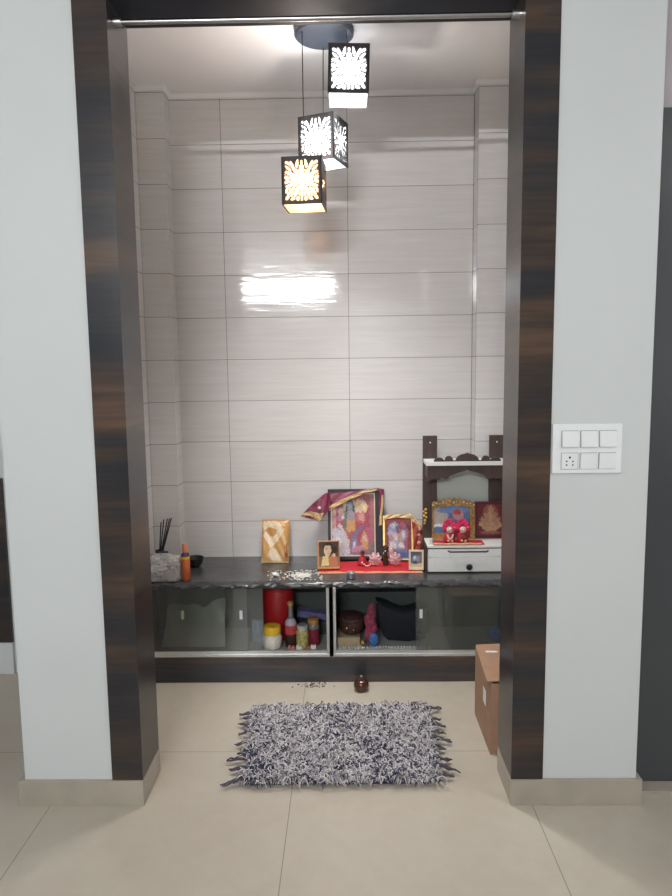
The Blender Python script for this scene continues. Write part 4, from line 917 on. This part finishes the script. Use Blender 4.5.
for k in range(11000):
    u, v = rnd.uniform(0, 1), rnd.uniform(0, 1); p = rq(u, v); p.z = 0.010
    dens = 0.22 + 0.22*(0.5+0.5*math.sin(u*19+math.sin(v*7)*1.2))*(0.5+0.5*math.sin(v*5+u*9))
    q = rnd.random()
    c = (DB if rnd.random() < 0.5 else DN) if q < dens else (MG if q < dens+0.30 else LG)
    kk = rnd.uniform(0.85, 1.15); c = tuple(x*kk for x in c)
    an = rnd.uniform(0, 2*PI); ln = rnd.uniform(0.020, 0.042); hh = rnd.uniform(0.014, 0.034)
    d1 = Vector((math.cos(an), math.sin(an), 0)); an2 = an + rnd.uniform(-0.9, 0.9); d2 = Vector((math.cos(an2), math.sin(an2), 0))
    pts = [p, p + d1*ln*0.25 + Vector((0, 0, hh*0.75)), p + d1*ln*0.6 + Vector((0, 0, hh)), p + d1*ln*0.6 + d2*ln*0.45 + Vector((0, 0, hh*rnd.uniform(0.25, 0.85)))]
    pile.append((pts, 0.0024, 0.0015, c))
strands('pile', pile, rug, 'stuff')
fr_ = []
for side in (0, 1):
    for k in range(9):
        v = (k+rnd.uniform(0.2, 0.8))/9; p = rq(side, v); p.z = 0.010; s = 1 if side else -1
        L0 = rnd.uniform(0.045, 0.090); dy0 = rnd.uniform(-0.3, 0.2) - (0.3 if k < 2 else 0)
        for j in range(3):
            L_ = L0*rnd.uniform(0.75, 1.05); dy = dy0 + rnd.uniform(-0.12, 0.12); w1, w2 = rnd.uniform(-0.010, 0.010), rnd.uniform(-0.010, 0.010)
            pts = [p + Vector((-s*0.03, (j-1)*0.005, 0.014)), p + Vector((s*L_*0.2, dy*L_*0.2+(j-1)*0.006+w1, 0.014)), p + Vector((s*L_*0.5, dy*L_*0.5+(j-1)*0.004-w2, 0.010)), p + Vector((s*L_*0.8, dy*L_*0.8+w2, 0.007)), p + Vector((s*L_, dy*L_-w1*0.5, 0.005))]
            fr_.append((pts, 0.0058, 0.0026, tuple(x*rnd.uniform(0.8, 1.3) for x in (lin(78, 74, 82) if rnd.random() < 0.7 else DN))))
strands('fringe', fr_, rug, 'stuff')

lota = thing('brass_pot', (0.1335, 0.80, 0.0), 'small round dark copper pot on the floor behind the rug', 'pot')
obj('body', MB().lathe(0.1335, 0.80, [(0.018, 0), (0.027, 0.004), (0.0335, 0.018), (0.0335, 0.031), (0.027, 0.046), (0.018, 0.052)], 28, 0), MT['brass'], lota, True)
obj('lid', MB().lathe(0.1335, 0.80, [(0.019, 0.0522), (0.018, 0.055), (0.008, 0.059), (0.004, 0.061)], 20, 0), MT['brass'], lota, True)
obj('knob', MB().sphere((0.1335, 0.80, 0.0655), 0.0055, 2), MT['steel'], lota, True)
cb = MB()
for k in range(46):
    x, y = rnd.gauss(-0.075, 0.038), rnd.uniform(0.825, 0.868); r = rnd.uniform(0.0015, 0.004)
    cb.sphere((x, y, r*0.7), r, 1, (rnd.uniform(0.8, 1.8), 1, 0.8))
tag(obj('crumbs', cb, MT['crumbs']), 'dark crumbs scattered on the floor along the plinth board', 'crumbs', None, 'stuff')

bx0, bx1, by0, by1, bh = 0.602, 0.828, 0.285, 0.590, 0.285
box = thing('cardboard_box', ((bx0+bx1)/2, (by0+by1)/2, 0.0), 'brown cardboard box on the floor by the right jamb', 'box')
cbm = MB().box(bx0, bx0+0.004, by0, by1, 0, bh).box(bx1-0.004, bx1, by0, by1, 0, bh).box(bx0+0.004, bx1-0.004, by0, by0+0.004, 0, bh-0.008).box(bx0+0.004, bx1-0.004, by1-0.004, by1, 0, bh).box(bx0+0.004, bx1-0.004, by0+0.004, by1-0.004, 0, 0.004)
obj('body', cbm, MT['cardboard'], box)
obj('flap', MB().sheet(lambda u, v: Vector((bx0 - 0.016*(1-v)*(1-u) + (bx1-bx0)*u, by0-0.004 + (by1-by0+0.004)*v, bh + 0.0035 + 0.010*v*v + 0.004*math.sin(u*PI))), 10, 10, 0.003), MT['cardboard'], box)
obj('tape', MB().box(bx0+0.060, bx0+0.115, by0-0.0012, by0-0.0002, 0.0, bh-0.012), MT['tape'], box)
obj('label', MB().box(bx0-0.0014, bx0-0.0004, by0+0.085, by0+0.135, 0.145, 0.205), MT['paperwhite'], box)
obj('label', MB().box(bx0+0.028, bx0+0.075, by1-0.075, by1-0.06, bh+0.0125, bh+0.0132).xform(Matrix.Identity(4)), MT['paperwhite'], box)

# ------------------------------------------------------------------ switch board
px0, px1, pz0, pz1 = 0.716, 0.930, 1.104, 1.259
sb = thing('switch_board', ((px0+px1)/2, 0.0, pz0), 'white six-module electric switch board on the right white wall', 'switch board')
obj('plate', MB().box(px0, px1, -0.010, -0.0003, pz0, pz1, 0.003), MT['white'], sb)
obj('recess', MB().box(px0+0.026, px0+0.198, -0.0105, -0.0098, pz0+0.012, pz1-0.018), MT['white'], sb)
sx0, pitch_, swz, swh = px0+0.028, 0.0577, (pz0+0.084, pz0+0.015), 0.049
gapm = mat('grey_gap', (0.25, 0.26, 0.28), 0.6, var=0.02)
for r in range(2):
    for c in range(3):
        xa = sx0 + c*pitch_; za = swz[r]
        obj('module_gap', MB().box(xa-0.0016, xa+0.0516, -0.0112, -0.0106, za-0.0016, za+swh+0.0016), gapm, sb)
        if r == 1 and c == 0:
            so = obj('socket', MB().box(xa, xa+0.050, -0.0135, -0.0113, za, za+swh, 0.0006), MT['white'], sb)
            hb_ = MB()
            for hx, hz, hr in ((0.025, 0.036, 0.0034), (0.0155, 0.024, 0.0026), (0.0345, 0.024, 0.0026), (0.0155, 0.0125, 0.0026), (0.0345, 0.0125, 0.0026)):
                hb_.tube([(xa+hx, -0.0134, za+hz), (xa+hx, -0.0141, za+hz)], hr, 12)
            obj('pin_hole', hb_, MT['black'], so)
        else:
            tip = -0.0205
            k = MB(); 
            a = [(xa, -0.0113), (xa+0.050, -0.0113)]
            vsb = [k.bm.verts.new(p) for p in ((xa, -0.0113, za), (xa+0.05, -0.0113, za), (xa+0.05, -0.0113, za+swh), (xa, -0.0113, za+swh),
                                              (xa, -0.0205 if r == 0 else -0.0145, za), (xa+0.05, -0.0205 if r == 0 else -0.0145, za), (xa+0.05, -0.0145 if r == 0 else -0.0195, za+swh), (xa, -0.0145 if r == 0 else -0.0195, za+swh))]
            for f in ((0, 1, 2, 3), (4, 5, 6, 7), (0, 1, 5, 4), (1, 2, 6, 5), (2, 3, 7, 6), (3, 0, 4, 7)): k.bm.faces.new([vsb[i] for i in f])
            obj('rocker', k, MT['white'], sb)

# ------------------------------------------------------------------ light
def area(name, loc, target, sx, sy, power, col=(1, 1, 1)):
    l = bpy.data.lights.new(name, 'AREA'); l.shape = 'RECTANGLE'; l.size = sx; l.size_y = sy; l.energy = power; l.color = col
    o = bpy.data.objects.new(name, l); COL.objects.link(o); o.location = loc
    o.rotation_euler = (Vector(target)-Vector(loc)).to_track_quat('-Z', 'Y').to_euler()
    return o
area('tube_light', (-0.69, -4.18, 2.47), (-0.69, 1.0, 1.9), 1.15, 0.04, 66, (0.97, 0.985, 1.0))
area('side_fill_light', (2.9, -2.4, 1.6), (0.0, 0.0, 1.2), 1.4, 1.3, 5, (0.95, 0.98, 1.0))  # added fill from the right for the front walls, no known window
area('side_fill_light', (-2.9, -1.9, 1.6), (0.0, 0.2, 1.2), 1.2, 1.3, 4, (0.95, 0.98, 1.0))  # matching added fill from the left, also without a known window
area('overhead_fill_light', (2.5, -1.7, 2.72), (2.3, -1.7, 0.0), 0.7, 0.7, 16, (1.0, 0.98, 0.95))  # added overhead fill, its floor bounce brightens the upper niche
w = bpy.data.worlds.new('world'); sc.world = w; w.use_nodes = True
w.node_tree.nodes['Background'].inputs[0].default_value = (0.9, 0.95, 1.0, 1); w.node_tree.nodes['Background'].inputs[1].default_value = 0.3

sc.view_settings.view_transform = 'Standard'; sc.view_settings.look = 'None'
sc.view_settings.exposure = 0.34; sc.view_settings.gamma = 1.0
sc.view_settings.use_curve_mapping = False
